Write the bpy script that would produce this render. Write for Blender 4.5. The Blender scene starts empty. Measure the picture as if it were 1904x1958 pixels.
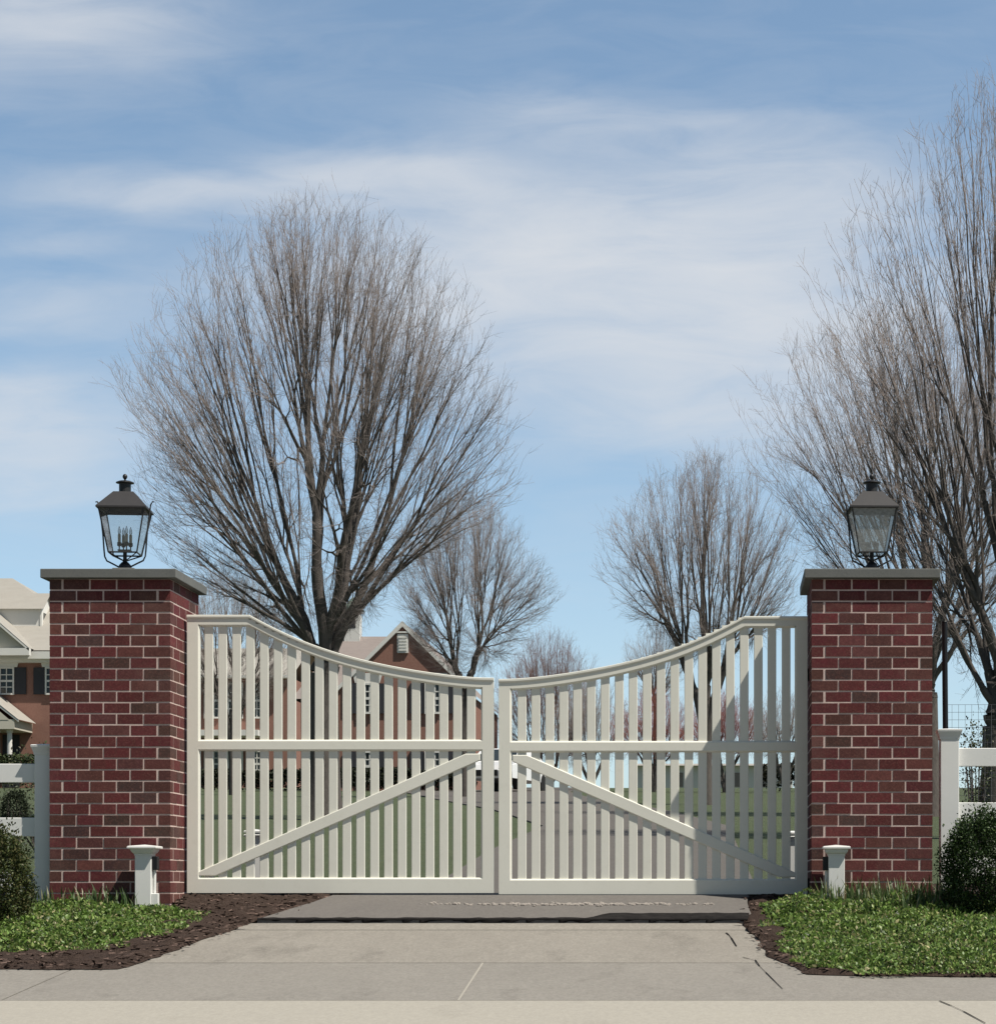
import bpy, bmesh, math, random
import numpy as np
from mathutils import Vector, Matrix

random.seed(7)
scene = bpy.context.scene
COL = scene.collection
# ------------------------------------------------------------------ camera
F = 4301.0            # focal length in units of a 1904-wide picture
VX, VY = 1380.0, 1700.0   # principal point
E = 0.15              # eye height above the drive at the gate
cam = bpy.data.cameras.new('camera')
cam.sensor_fit = 'HORIZONTAL'
cam.sensor_width = 36
cam.lens = 36 * F / 1904
cam.shift_x = -(VX - 952) / 1904
cam.shift_y = (VY - 979) / 1904
cam.clip_start = 0.1
cam.clip_end = 6000
camo = bpy.data.objects.new('camera', cam)
camo.location = (0, 0, E)
camo.rotation_euler = (math.pi / 2, 0, 0)
COL.objects.link(camo)
scene.camera = camo
scene.view_settings.view_transform = 'Standard'
scene.view_settings.look = 'None'
scene.view_settings.gamma = 1
scene.view_settings.exposure = 0.18

# ------------------------------------------------------------------ sun + sky
SUN = Vector((0.488, -0.24, 0.839)).normalized()
sl = bpy.data.lights.new('sun', 'SUN')
sl.energy = 5.0
sl.angle = math.radians(0.5)
sl.color = (1.0, 0.94, 0.84)
so = bpy.data.objects.new('sun', sl)
so.rotation_euler = SUN.to_track_quat('Z', 'Y').to_euler()
so.location = (20, -10, 40)
COL.objects.link(so)

world = bpy.data.worlds.new('World')
scene.world = world
world.use_nodes = True
WN = world.node_tree
WN.nodes.clear()


def wn(t, **k):
    n = WN.nodes.new(t)
    for a, v in k.items():
        setattr(n, a, v)
    return n


def wmath(op, a, b=None, c=None, clamp=False):
    n = wn('ShaderNodeMath', operation=op, use_clamp=clamp)
    for i, v in enumerate((a, b, c)):
        if v is None:
            continue
        if isinstance(v, (int, float)):
            n.inputs[i].default_value = v
        else:
            WN.links.new(v, n.inputs[i])
    return n.outputs[0]


def build_world():
    L = WN.links.new
    out = wn('ShaderNodeOutputWorld')
    bg = wn('ShaderNodeBackground')
    bg.inputs['Strength'].default_value = 0.1
    L(bg.outputs[0], out.inputs[0])
    tc = wn('ShaderNodeTexCoord')
    sep = wn('ShaderNodeSeparateXYZ')
    L(tc.outputs['Generated'], sep.inputs[0])
    X, Y, Z = sep.outputs
    # the low sky of a thin spring haze: the texture is read a little higher up
    mp = wn('ShaderNodeVectorMath', operation='MULTIPLY')
    mp.inputs[1].default_value = (1, 1, 1.5)
    L(tc.outputs['Generated'], mp.inputs[0])
    nm = wn('ShaderNodeVectorMath', operation='NORMALIZE')
    L(mp.outputs[0], nm.inputs[0])
    sky = wn('ShaderNodeTexSky', sky_type='NISHITA')
    sky.sun_disc = False
    sky.sun_elevation = math.asin(SUN.z)
    sky.sun_rotation = math.atan2(SUN.x, SUN.y)
    sky.air_density = 1.0
    sky.dust_density = 0.6
    sky.ozone_density = 2.0
    L(nm.outputs[0], sky.inputs[0])
    # cirrus: bearings of the cloud banks on the sky
    yy = wmath('MAXIMUM', Y, 0.12)
    u = wmath('DIVIDE', X, yy)
    v = wmath('DIVIDE', Z, yy)
    uv = wn('ShaderNodeCombineXYZ')
    L(u, uv.inputs[0]); L(v, uv.inputs[1])
    nz = wn('ShaderNodeTexNoise')
    nz.inputs['Scale'].default_value = 9
    nz.inputs['Detail'].default_value = 5
    nz.inputs['Roughness'].default_value = 0.5
    st = wn('ShaderNodeMapping')
    st.inputs['Scale'].default_value = (0.9, 2.6, 1)
    st.inputs['Rotation'].default_value = (0, 0, 0.08)
    L(uv.outputs[0], st.inputs[0])
    L(st.outputs[0], nz.inputs['Vector'])
    ns = wn('ShaderNodeSeparateColor')
    L(nz.outputs['Color'], ns.inputs[0])
    du = wmath('MULTIPLY', wmath('SUBTRACT', ns.outputs[0], 0.5), 0.07)
    dv = wmath('MULTIPLY', wmath('SUBTRACT', ns.outputs[1], 0.5), 0.045)
    u2 = wmath('ADD', u, du)
    v2 = wmath('ADD', v, dv)
    blobs = [(80, 20, 300, 105, .75), (480, 375, 330, 52, .55), (240, 380, 160, 40, .25),
             (1180, 480, 430, 165, 1.05), (1500, 600, 330, 130, .75), (1200, 225, 230, 35, .35),
             (50, 820, 230, 80, .7), (40, 950, 200, 60, .35), (70, 600, 200, 40, .4),
             (1300, 810, 240, 60, .55), (1560, 340, 260, 80, .45), (800, 330, 200, 60, .35),
             (700, 600, 300, 120, .3), (950, 560, 260, 130, .35), (1250, 720, 300, 70, .35), (120, 480, 160, 30, .25), (1700, 820, 260, 120, .5)]
    tot = None
    for px, py, rx, ry, a in blobs:
        ex = wmath('POWER', wmath('ABSOLUTE', wmath('DIVIDE', wmath('SUBTRACT', u2, (px - VX) / F), rx / F)), 2)
        ey = wmath('POWER', wmath('ABSOLUTE', wmath('DIVIDE', wmath('SUBTRACT', v2, (VY - py) / F), ry / F)), 2)
        g = wmath('MULTIPLY', wmath('EXPONENT', wmath('MULTIPLY', wmath('ADD', ex, ey), -1.0)), a)
        tot = g if tot is None else wmath('ADD', tot, g)
    # fine fibres
    nz2 = wn('ShaderNodeTexNoise')
    nz2.inputs['Scale'].default_value = 22
    nz2.inputs['Detail'].default_value = 6
    nz2.inputs['Roughness'].default_value = 0.6
    nz2.inputs['Distortion'].default_value = 0.6
    st2 = wn('ShaderNodeMapping')
    st2.inputs['Scale'].default_value = (0.55, 2.2, 1)
    st2.inputs['Rotation'].default_value = (0, 0, -0.12)
    L(uv.outputs[0], st2.inputs[0])
    L(st2.outputs[0], nz2.inputs['Vector'])
    fib = wmath('ADD', wmath('MULTIPLY', nz2.outputs[0], 1.9), 0.05)
    m = wmath('MULTIPLY', tot, fib)
    m = wmath('ADD', m, wmath('MULTIPLY', wmath('SUBTRACT', nz2.outputs[0], 0.42), 0.30))
    m = wmath('SUBTRACT', 1.0, wmath('EXPONENT', wmath('MULTIPLY', wmath('MAXIMUM', m, 0.0), -1.25)))
    mix = wn('ShaderNodeMix', data_type='RGBA')
    L(m, mix.inputs['Factor'])
    hs = wn('ShaderNodeHueSaturation')
    hs.inputs['Saturation'].default_value = 0.95
    hs.inputs['Value'].default_value = 1.0
    L(sky.outputs[0], hs.inputs['Color'])
    # sky made brighter ahead and dimmer behind, to weaken fill on the front faces
    mr = wn('ShaderNodeMapRange', interpolation_type='SMOOTHSTEP')
    mr.inputs['From Min'].default_value = 0.0
    mr.inputs['From Max'].default_value = 0.85
    mr.inputs['To Min'].default_value = 0.55
    mr.inputs['To Max'].default_value = 1.5
    L(Y, mr.inputs[0])
    sc = wn('ShaderNodeVectorMath', operation='SCALE')
    tn = wn('ShaderNodeVectorMath', operation='MULTIPLY')
    tn.inputs[1].default_value = (.93, 1.02, .97)
    L(hs.outputs[0], tn.inputs[0])
    L(tn.outputs[0], sc.inputs[0]); L(mr.outputs[0], sc.inputs['Scale'])
    lo = wmath('EXPONENT', wmath('MULTIPLY', wmath('MAXIMUM', v, 0.0), -6.0))
    lo = wmath('MULTIPLY', wmath('MULTIPLY', lo, wmath('MAXIMUM', Y, 0.0)), 0.72)
    mh = wn('ShaderNodeMix', data_type='RGBA')
    L(lo, mh.inputs['Factor'])
    L(sc.outputs[0], mh.inputs['A'])
    mh.inputs['B'].default_value = (4.7, 5.65, 6.35, 1)
    L(mh.outputs['Result'], mix.inputs['A'])
    mix.inputs['B'].default_value = (6.2, 6.45, 6.8, 1)
    L(mix.outputs['Result'], bg.inputs['Color'])


build_world()

# ------------------------------------------------------------------ helpers
def at(px, py, Y):
    return Vector(((px - VX) / F * Y, Y, E + (VY - py) / F * Y))


ZT = [(-30, -1.75), (0, -1.5), (6, -1.06), (11.5, -.69), (12.6, -.63), (14.6, -.486), (16.2, -.2825), (16.5, -.222),
      (17.0, -.150), (17.42, -.078), (18.2, -.03), (20, .06), (25, .41), (40, 1.3), (60, 2.45), (80, 3.5),
      (100, 4.5), (130, 5.2), (400, 5.4), (4000, 5.4)]
ZY = np.array([a for a, b in ZT]); ZZ = np.array([b for a, b in ZT])


def zt(Y):
    return float(np.interp(Y, ZY, ZZ)) + E


def py2Y(py):
    lo, hi = 8.0, 95.0
    for _ in range(50):
        m = (lo + hi) / 2
        y = VY - (zt(m) - E) / m * F
        if y > py:
            lo = m
        else:
            hi = m
    return (lo + hi) / 2


def gp(px, py):
    Y = py2Y(py)
    return ((px - VX) / F * Y, Y)


def tag(o, label=None, cat=None, group=None, kind=None):
    if label: o['label'] = label
    if cat: o['category'] = cat
    if group: o['group'] = group
    if kind: o['kind'] = kind
    return o


ORG = {}


def thing(name, loc, label, cat, group=None):
    o = bpy.data.objects.new(name, None)
    o.empty_display_size = 0.1
    o.location = loc
    COL.objects.link(o)
    ORG[o.name] = Vector(loc)
    return tag(o, label, cat, group)


class MB:
    def __init__(s):
        s.v = []; s.f = []; s.c = []; s.cur = None

    def vert(s, p):
        s.v.append((p[0], p[1], p[2])); return len(s.v) - 1

    def face(s, ids):
        s.f.append(tuple(ids)); s.c.append(s.cur)

    def poly(s, pts):
        s.face([s.vert(p) for p in pts])

    def box(s, x0, x1, y0, y1, z0, z1):
        b = len(s.v)
        s.v += [(x0, y0, z0), (x1, y0, z0), (x1, y1, z0), (x0, y1, z0), (x0, y0, z1), (x1, y0, z1), (x1, y1, z1), (x0, y1, z1)]
        for q in ((0, 3, 2, 1), (4, 5, 6, 7), (0, 1, 5, 4), (1, 2, 6, 5), (2, 3, 7, 6), (3, 0, 4, 7)):
            s.face([b + i for i in q])

    def bbox(s, x0, x1, y0, y1, z0, z1, c):
        """box with chamfered edges"""
        bm = bmesh.new()
        bmesh.ops.create_cube(bm, size=1)
        for v in bm.verts:
            v.co = Vector(((x0 + x1) / 2 + v.co.x * (x1 - x0), (y0 + y1) / 2 + v.co.y * (y1 - y0), (z0 + z1) / 2 + v.co.z * (z1 - z0)))
        bmesh.ops.bevel(bm, geom=bm.edges[:], offset=c, segments=1, affect='EDGES')
        s.addbm(bm)

    def addbm(s, bm):
        b = len(s.v)
        bm.verts.index_update()
        for v in bm.verts: s.v.append(tuple(v.co))
        for f in bm.faces: s.face([b + v.index for v in f.verts])
        bm.free()

    def prism(s, pts, y0, y1):
        """polygon in xz extruded along y (pts counter-clockwise seen from -y)"""
        n = len(pts); b = len(s.v)
        for y in (y0, y1):
            for x, z in pts: s.v.append((x, y, z))
        s.face([b + i for i in range(n)])
        s.face([b + n + i for i in reversed(range(n))])
        for i in range(n):
            j = (i + 1) % n
            s.face([b + j, b + i, b + n + i, b + n + j])

    def flat(s, pts, zf, thick=None):
        """ground polygon; zf(x,y) height"""
        top = [s.vert((x, y, zf(x, y))) for x, y in pts]
        s.face(top)
        if thick:
            bot = [s.vert((x, y, zf(x, y) - thick)) for x, y in pts]
            n = len(pts)
            for i in range(n):
                j = (i + 1) % n
                s.face([top[j], top[i], bot[i], bot[j]])

    def lathe(s, prof, cx, cy, n=16, z0=0):
        rings = []
        for r, z in prof:
            rings.append([s.vert((cx + r * math.cos(2 * math.pi * i / n), cy + r * math.sin(2 * math.pi * i / n), z0 + z)) for i in range(n)])
        for a, b in zip(rings[:-1], rings[1:]):
            for i in range(n):
                j = (i + 1) % n
                s.face([a[i], a[j], b[j], b[i]])
        s.face(list(reversed(rings[0]))); s.face(rings[-1])

    def tube(s, pts, rad, n=6):
        if not hasattr(rad, '__len__'): rad = [rad] * len(pts)
        pts = [Vector(p) for p in pts]
        rings = []
        up = Vector((0.31, 0.2, 0.93)).normalized()
        for i, p in enumerate(pts):
            d = (pts[min(i + 1, len(pts) - 1)] - pts[max(i - 1, 0)]).normalized()
            a = d.cross(up)
            if a.length < .05: a = d.cross(Vector((1, 0, 0)))
            a.normalize(); b = d.cross(a)
            rings.append([s.vert(p + (a * math.cos(2 * math.pi * k / n) + b * math.sin(2 * math.pi * k / n)) * rad[i]) for k in range(n)])
        for a, b in zip(rings[:-1], rings[1:]):
            for i in range(n):
                j = (i + 1) % n
                s.face([a[i], b[i], b[j], a[j]])
        s.face(rings[0]); s.face(list(reversed(rings[-1])))

    def build(s, name, mat, parent=None, label=None, smooth=False, fixn=False):
        me = bpy.data.meshes.new(name)
        org = Vector((0, 0, 0))
        if parent is not None: org = ORG[parent.name]
        V = np.array(s.v, dtype=np.float64) - np.array(org)
        me.from_pydata(V.tolist(), [], s.f)
        if fixn:
            bm = bmesh.new(); bm.from_mesh(me)
            bmesh.ops.recalc_face_normals(bm, faces=bm.faces)
            bm.to_mesh(me); bm.free()
        if any(c is not None for c in s.c):
            at_ = me.attributes.new('tint', 'FLOAT_COLOR', 'FACE')
            arr = np.ones((len(s.f), 4), dtype=np.float32)
            for i, c in enumerate(s.c):
                if c is not None: arr[i, :3] = c
            at_.data.foreach_set('color', arr.ravel())
        if smooth:
            me.polygons.foreach_set('use_smooth', [True] * len(me.polygons))
        me.materials.append(mat)
        me.update()
        o = bpy.data.objects.new(name, me)
        COL.objects.link(o)
        if parent is not None:
            o.parent = parent
        ORG[o.name] = org
        if label: o['label'] = label
        return o


# ------------------------------------------------------------------ materials
def mat(name, color, rough=0.6, noise=None, spec=0.3, tint=False, bump=None, metallic=0.0, stretch=(1, 1, 1), sub=None):
    """noise=(scale, amount[, second colour]); bump=(scale, strength)"""
    m = bpy.data.materials.new(name)
    m.use_nodes = True
    nt = m.node_tree
    b = nt.nodes['Principled BSDF']
    L = nt.links.new
    b.inputs['Roughness'].default_value = rough
    b.inputs['Specular IOR Level'].default_value = spec
    b.inputs['Metallic'].default_value = metallic
    b.inputs['Base Color'].default_value = (*color, 1)
    tc = nt.nodes.new('ShaderNodeTexCoord')
    mp = nt.nodes.new('ShaderNodeMapping')
    mp.inputs['Scale'].default_value = stretch
    L(tc.outputs['Object'], mp.inputs[0])
    cur = None
    if tint:
        a = nt.nodes.new('ShaderNodeAttribute'); a.attribute_name = 'tint'
        cur = a.outputs['Color']
    for k, nz in enumerate(noise or []):
        sc, amt, c2 = nz[0], nz[1], nz[2]
        n = nt.nodes.new('ShaderNodeTexNoise')
        n.inputs['Scale'].default_value = sc
        n.inputs['Detail'].default_value = 6
        n.inputs['Roughness'].default_value = 0.65
        L(mp.outputs[0], n.inputs['Vector'])
        r = nt.nodes.new('ShaderNodeMapRange')
        r.inputs['From Min'].default_value = nz[3] if len(nz) > 3 else 0.35
        r.inputs['From Max'].default_value = nz[4] if len(nz) > 4 else 0.68
        r.inputs['To Max'].default_value = amt
        L(n.outputs[0], r.inputs[0])
        x = nt.nodes.new('ShaderNodeMix'); x.data_type = 'RGBA'
        L(r.outputs[0], x.inputs['Factor'])
        if cur is None: x.inputs['A'].default_value = (*color, 1)
        else: L(cur, x.inputs['A'])
        x.inputs['B'].default_value = (*c2, 1)
        cur = x.outputs['Result']
    if cur is not None: L(cur, b.inputs['Base Color'])
    if bump:
        n = nt.nodes.new('ShaderNodeTexNoise')
        n.inputs['Scale'].default_value = bump[0]
        n.inputs['Detail'].default_value = 8
        n.inputs['Roughness'].default_value = 0.7
        L(mp.outputs[0], n.inputs['Vector'])
        bp = nt.nodes.new('ShaderNodeBump')
        bp.inputs['Strength'].default_value = bump[1]
        bp.inputs['Distance'].default_value = bump[2] if len(bump) > 2 else 0.01
        L(n.outputs[0], bp.inputs['Height'])
        L(bp.outputs[0], b.inputs['Normal'])
    if sub:   # translucent leaf light
        tr = nt.nodes.new('ShaderNodeBsdfTranslucent')
        ms = nt.nodes.new('ShaderNodeMixShader')
        ms.inputs[0].default_value = sub
        if cur is not None: L(cur, tr.inputs[0])
        else: tr.inputs[0].default_value = (*color, 1)
        out = nt.nodes['Material Output']
        L(b.outputs[0], ms.inputs[1]); L(tr.outputs[0], ms.inputs[2]); L(ms.outputs[0], out.inputs[0])
    return m


def glass_mat(name, tintc, whiten, gloss=0.12):
    m = bpy.data.materials.new(name); m.use_nodes = True
    nt = m.node_tree; nt.nodes.clear(); L = nt.links.new
    out = nt.nodes.new('ShaderNodeOutputMaterial')
    tr = nt.nodes.new('ShaderNodeBsdfTransparent'); tr.inputs[0].default_value = (*tintc, 1)
    df = nt.nodes.new('ShaderNodeBsdfDiffuse'); df.inputs[0].default_value = (.6, .62, .6, 1)
    gl = nt.nodes.new('ShaderNodeBsdfGlossy'); gl.inputs['Roughness'].default_value = 0.03
    fr = nt.nodes.new('ShaderNodeFresnel'); fr.inputs[0].default_value = 1.45
    nz = nt.nodes.new('ShaderNodeTexNoise'); nz.inputs['Scale'].default_value = 14
    mr = nt.nodes.new('ShaderNodeMapRange'); mr.inputs['To Min'].default_value = whiten * .6; mr.inputs['To Max'].default_value = whiten * 1.4
    L(nz.outputs[0], mr.inputs[0])
    a = nt.nodes.new('ShaderNodeMixShader'); b = nt.nodes.new('ShaderNodeMixShader')
    L(mr.outputs[0], a.inputs[0]); L(tr.outputs[0], a.inputs[1]); L(df.outputs[0], a.inputs[2])
    L(fr.outputs[0], b.inputs[0]); L(a.outputs[0], b.inputs[1]); L(gl.outputs[0], b.inputs[2])
    L(b.outputs[0], out.inputs[0])
    return m


M = {}
M['gate'] = mat('gate_paint', (.76, .75, .67), .45, [(3.0, .4, (.69, .68, .60)), (14, .35, (.64, .62, .54), .55, .75), (60, .15, (.5, .48, .42), .55, .8)], bump=(60, .05, .002))
M['vinyl'] = mat('white_vinyl', (.76, .76, .74), .4, [(5, .3, (.66, .66, .62))])
M['brick'] = mat('brick', (.17, .045, .038), .85, [(7, .5, (.09, .036, .03)), (45, .5, (.055, .024, .022)), (80, .5, (.22, .10, .08), .5, .72), (1.6, .35, (.26, .17, .14), .5, .8)], tint=True, bump=(120, .5, .004), spec=.15)
M['mortar'] = mat('mortar', (.64, .50, .45), .95, [(8, .6, (.38, .28, .26)), (70, .35, (.70, .58, .53))], bump=(150, .5, .004), spec=.1)
M['stone'] = mat('bluestone', (.145, .15, .145), .8, [(9, .5, (.10, .105, .10)), (60, .35, (.2, .195, .175))], bump=(70, .25, .004))
M['metal'] = mat('black_iron', (.018, .018, .02), .5, [(30, .3, (.03, .028, .026))], spec=.5)
M['lroof'] = mat('weathered_copper', (.038, .036, .037), .55, [(14, .5, (.024, .024, .026)), (60, .3, (.055, .05, .048))], spec=.4)
M['glass'] = glass_mat('lantern_glass', (.93, .95, .95), .10)
M['milk'] = glass_mat('hazed_lantern_glass', (.88, .9, .88), .42)  # diffuse white painted into the panes for their reflection, besides the frosting
M['candle'] = mat('candle_sleeve', (.42, .40, .33), .6)
M['bulb'] = glass_mat('bulb_glass', (.9, .9, .9), .25)
M['plasticblk'] = mat('black_plastic', (.012, .012, .014), .4)
M['concrete'] = mat('concrete', (.268, .247, .216), .9, [(1.1, .6, (.21, .192, .167)), (7, .5, (.315, .292, .255)), (38, .6, (.19, .175, .152)), (2.6, .6, (.15, .138, .12), .58, .72), (75, .6, (.34, .318, .28), .5, .7)], bump=(180, .35, .004), spec=.15, stretch=(1, .4, 1))
M['sidewalk'] = mat('sidewalk_concrete', (.26, .241, .213), .9, [(.9, .65, (.205, .191, .17)), (8, .5, (.285, .268, .238)), (38, .6, (.175, .163, .145)), (2.6, .6, (.145, .134, .118), .58, .72), (75, .6, (.31, .29, .26), .5, .7)], bump=(180, .35, .004), spec=.15, stretch=(1, .4, 1))
M['kerb'] = mat('kerb_concrete', (.37, .345, .295), .9, [(1.2, .4, (.35, .325, .28)), (34, .55, (.29, .27, .235)), (2.2, .45, (.26, .24, .205), .58, .75), (75, .5, (.43, .405, .35), .5, .7)], bump=(160, .3, .004), spec=.15, stretch=(1, .4, 1))
M['threshold'] = mat('worn_concrete', (.34, .315, .28), .9, [(2, .5, (.28, .26, .23)), (90, .4, (.24, .22, .2))], bump=(160, .4, .004), spec=.1)
M['oldasphalt'] = mat('old_asphalt', (.115, .105, .095), .9, [(2, .45, (.09, .082, .075)), (140, .5, (.16, .148, .136))], bump=(200, .6, .005), spec=.1)
M['asphalt'] = mat('asphalt', (.165, .152, .140), .9, [(2, .5, (.12, .11, .104)), (35, .5, (.21, .195, .18)), (140, .5, (.09, .084, .078))], bump=(200, .6, .005), spec=.15, stretch=(1, .4, 1))
M['tar'] = mat('fresh_asphalt', (.016, .015, .015), .95, [(12, .6, (.04, .037, .035))], bump=(90, .6, .006), spec=.02)
M['road'] = mat('road_asphalt', (.06, .058, .055), .9, [(60, .5, (.09, .086, .08))], bump=(160, .5, .005), spec=.15)
M['mulch'] = mat('mulch', (.075, .052, .042), .95, [(25, .6, (.035, .024, .02)), (60, .5, (.13, .095, .08), .5, .7)], bump=(55, 1.0, .03), spec=.1)
M['chip'] = mat('mulch_chip', (.09, .06, .048), .95, tint=True, spec=.1)
M['pebble'] = mat('pebble', (.30, .27, .24), .8, [(40, .5, (.28, .25, .23))])
M['lawn'] = mat('lawn', (.072, .095, .050), .95, [(.35, .6, (.098, .110, .066)), (5, .5, (.05, .07, .036)), (40, .5, (.115, .126, .076))], bump=(30, .8, .05), spec=.1, stretch=(1, .35, 1))
M['leaf'] = mat('ground_cover_leaf', (.10, .17, .03), .45, tint=True, spec=.4, sub=.35)
M['box'] = mat('boxwood_leaf', (.03, .05, .016), .5, tint=True, spec=.3, sub=.12)
M['bark'] = mat('grey_bark', (.105, .094, .087), .9, [(6, .6, (.055, .05, .047)), (30, .5, (.17, .15, .135))], bump=(25, .8, .02), spec=.1, stretch=(1, 1, .35))
M['twig'] = mat('twig_bark', (.30, .258, .24), .9, [(1.2, .5, (.24, .208, .195))], spec=.1)
M['redtwig'] = mat('red_twig_bark', (.23, .14, .115), .9, [(1.2, .5, (.18, .12, .105))], spec=.1)
M['redbush'] = mat('red_bud_bark', (.30, .11, .09), .9, [(1.2, .5, (.24, .10, .085))], spec=.1)
M['hbrick'] = mat('house_brick', (.27, .142, .11), .9, [(2.5, .5, (.20, .10, .08)), (14, .5, (.33, .20, .16))], spec=.1)
M['shingle'] = mat('roof_shingle', (.35, .335, .305), .9, [(1.2, .5, (.28, .26, .23)), (7, .5, (.39, .36, .315))], spec=.1, stretch=(1, 1, 5))
M['shingle2'] = mat('brown_roof_shingle', (.26, .225, .21), .9, [(1.2, .5, (.20, .17, .16)), (7, .5, (.30, .26, .24))], spec=.1, stretch=(1, 1, 5))
M['trim'] = mat('white_trim', (.72, .71, .67), .6, [(3, .3, (.62, .61, .58))])
M['shutter'] = mat('dark_shutter', (.04, .041, .048), .6, [(10, .3, (.04, .04, .045))])
M['winglass'] = mat('window_glass', (.02, .028, .03), .08, [(1.5, .5, (.05, .06, .06))], spec=.6)
M['patina'] = mat('green_copper', (.12, .17, .14), .7, [(5, .5, (.08, .12, .10))])
M['stucco'] = mat('pale_stucco', (.55, .52, .44), .8, [(2, .3, (.48, .45, .38))])
M['carpaint'] = mat('white_car_paint', (.8, .8, .8), .2, spec=.5)
M['rubber'] = mat('rubber', (.015, .015, .015), .8)
M['wire'] = mat('galvanised_wire', (.12, .125, .13), .5, metallic=.3)
M['yew'] = mat('yew_leaf', (.018, .028, .012), .7, tint=True, spec=.2)

# ------------------------------------------------------------------ ground sheets
def make_ground():
    ys = [-30, -10, 0, 6, 9, 11.5, 12.6, 14.6, 16.2, 16.5, 17.3, 18.2, 20, 25, 32, 40, 50, 60, 70, 80, 90, 100, 115, 130, 200, 400, 1500, 4000]
    xs = [-3000, -800, -200, -80, -40, -20, -12, -8, -5, -3, -1, 1, 3, 5, 8, 12, 20, 40, 80, 200, 800, 3000]
    b = MB()
    for y in ys:
        for x in xs:
            b.vert((x, y, zt(y) - .06 if y < 17.4 else zt(y) - .012))
    n = len(xs)
    for j in range(len(ys) - 1):
        for i in range(n - 1):
            b.face([j * n + i, j * n + i + 1, (j + 1) * n + i + 1, (j + 1) * n + i])
    o = b.build('ground', M['lawn'])
    tag(o, kind='structure')


make_ground()


def strip(name, left, right, m, lift=0.0, thick=.12, sub=.5, label=None):
    """paving between two edge polylines [(x,y)...] of equal count, following the slope"""
    b = MB()
    L2, R2 = [], []
    for (a0, a1, b0, b1) in zip(left[:-1], left[1:], right[:-1], right[1:]):
        k = max(1, int(abs(a1[1] - a0[1]) / sub))
        for i in range(k):
            t = i / k
            L2.append((a0[0] + (a1[0] - a0[0]) * t, a0[1] + (a1[1] - a0[1]) * t))
            R2.append((b0[0] + (b1[0] - b0[0]) * t, b0[1] + (b1[1] - b0[1]) * t))
    L2.append(left[-1]); R2.append(right[-1])
    lf = lift if callable(lift) else (lambda y: lift)
    tl = [b.vert((x, y, zt(y) + lf(y))) for x, y in L2]
    tr = [b.vert((x, y, zt(y) + lf(y))) for x, y in R2]
    bl = [b.vert((x, y, zt(y) + lf(y) - thick)) for x, y in L2]
    br = [b.vert((x, y, zt(y) + lf(y) - thick)) for x, y in R2]
    n = len(L2)
    for i in range(n - 1):
        b.face([tl[i], tr[i], tr[i + 1], tl[i + 1]])
        b.face([bl[i], tl[i], tl[i + 1], bl[i + 1]])
        b.face([tr[i], br[i], br[i + 1], tr[i + 1]])
    b.face([bl[0], br[0], tr[0], tl[0]])
    b.face([tl[-1], tr[-1], br[-1], bl[-1]])
    o = b.build(name, m)
    tag(o, kind='structure')
    return o


YK = py2Y(1915)     # kerb / sidewalk joint
YS = py2Y(1843)     # sidewalk / apron joint
YA = py2Y(1767)     # end of the apron
YA2 = py2Y(1780)
# street and kerb
strip('road', [(-60, -28), (-60, 9.0)], [(60, -28), (60, 9.0)], M['road'], -.02, .03)
strip('kerb', [(-60, 9.02), (-60, YK - .006)], [(60, 9.02), (60, YK - .006)], M['kerb'], 0.004, .1)
# sidewalk slabs with open joints: joint positions
j1a, j1b = gp(2, 1915), gp(150, 1849)
j2a, j2b = gp(876, 1915), gp(920, 1846)
g = .006


def slab(name, xl0, xl1, xr0, xr1, y0, y1, m, lift=.004):
    return strip(name, [(xl0, y0), (xl1, y1)], [(xr0, y0), (xr1, y1)], m, lift, .1)


slab('sidewalk', -60, -60, j1a[0] - g, j1b[0] - g, YK + .006, YS - .008, M['sidewalk'])
slab('sidewalk', j1a[0] + g, j1b[0] + g, j2a[0] - g, j2b[0] - g, YK + .006, YS - .008, M['sidewalk'])
slab('sidewalk', j2a[0] + g, j2b[0] + g, 60, 60, YK + .006, YS - .008, M['sidewalk'])
# pale sealant in the middle joint
slab('joint_sealant', j2a[0] - g, j2b[0] - g, j2a[0] + g, j2b[0] + g, YK + .006, YS - .01, M['kerb'], .0055)
# apron, flaring towards the street
ap = [gp(150, 1842), gp(260, 1808), gp(400, 1780)]
apr = [gp(1640, 1842), gp(1580, 1808), gp(1500, 1780)]
strip('concrete_apron', [(ap[0][0] - .05, YS + .008), ap[1], (ap[2][0], YA2 - .01)], [(apr[0][0] + .05, YS + .008), apr[1], (apr[2][0], YA2 - .01)], M['concrete'], .004, .1)
strip('concrete_apron', [(ap[2][0] + .03, YA2 + .01), (ap[2][0] + .1, YA)], [(apr[2][0], YA2 + .01), (apr[2][0] - .02, YA)], M['concrete'], .004, .1)
# cracks at the broken right corner of the apron
def crack(pts, w):
    b = MB()
    P = [gp(x, y) for x, y in pts]
    rr = random.Random(2)
    for (x0, y0), (x1, y1) in zip(P[:-1], P[1:]):
        w0, w1 = w * rr.uniform(.5, 1.3), w * rr.uniform(.5, 1.3)
        b.poly([(x0 - w0, y0, zt(y0) + .0085), (x0 + w0, y0, zt(y0) + .0085), (x1 + w1, y1, zt(y1) + .0085), (x1 - w1, y1, zt(y1) + .0085)])
    tag(b.build('crack', M['tar'], fixn=True), kind='structure')


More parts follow.
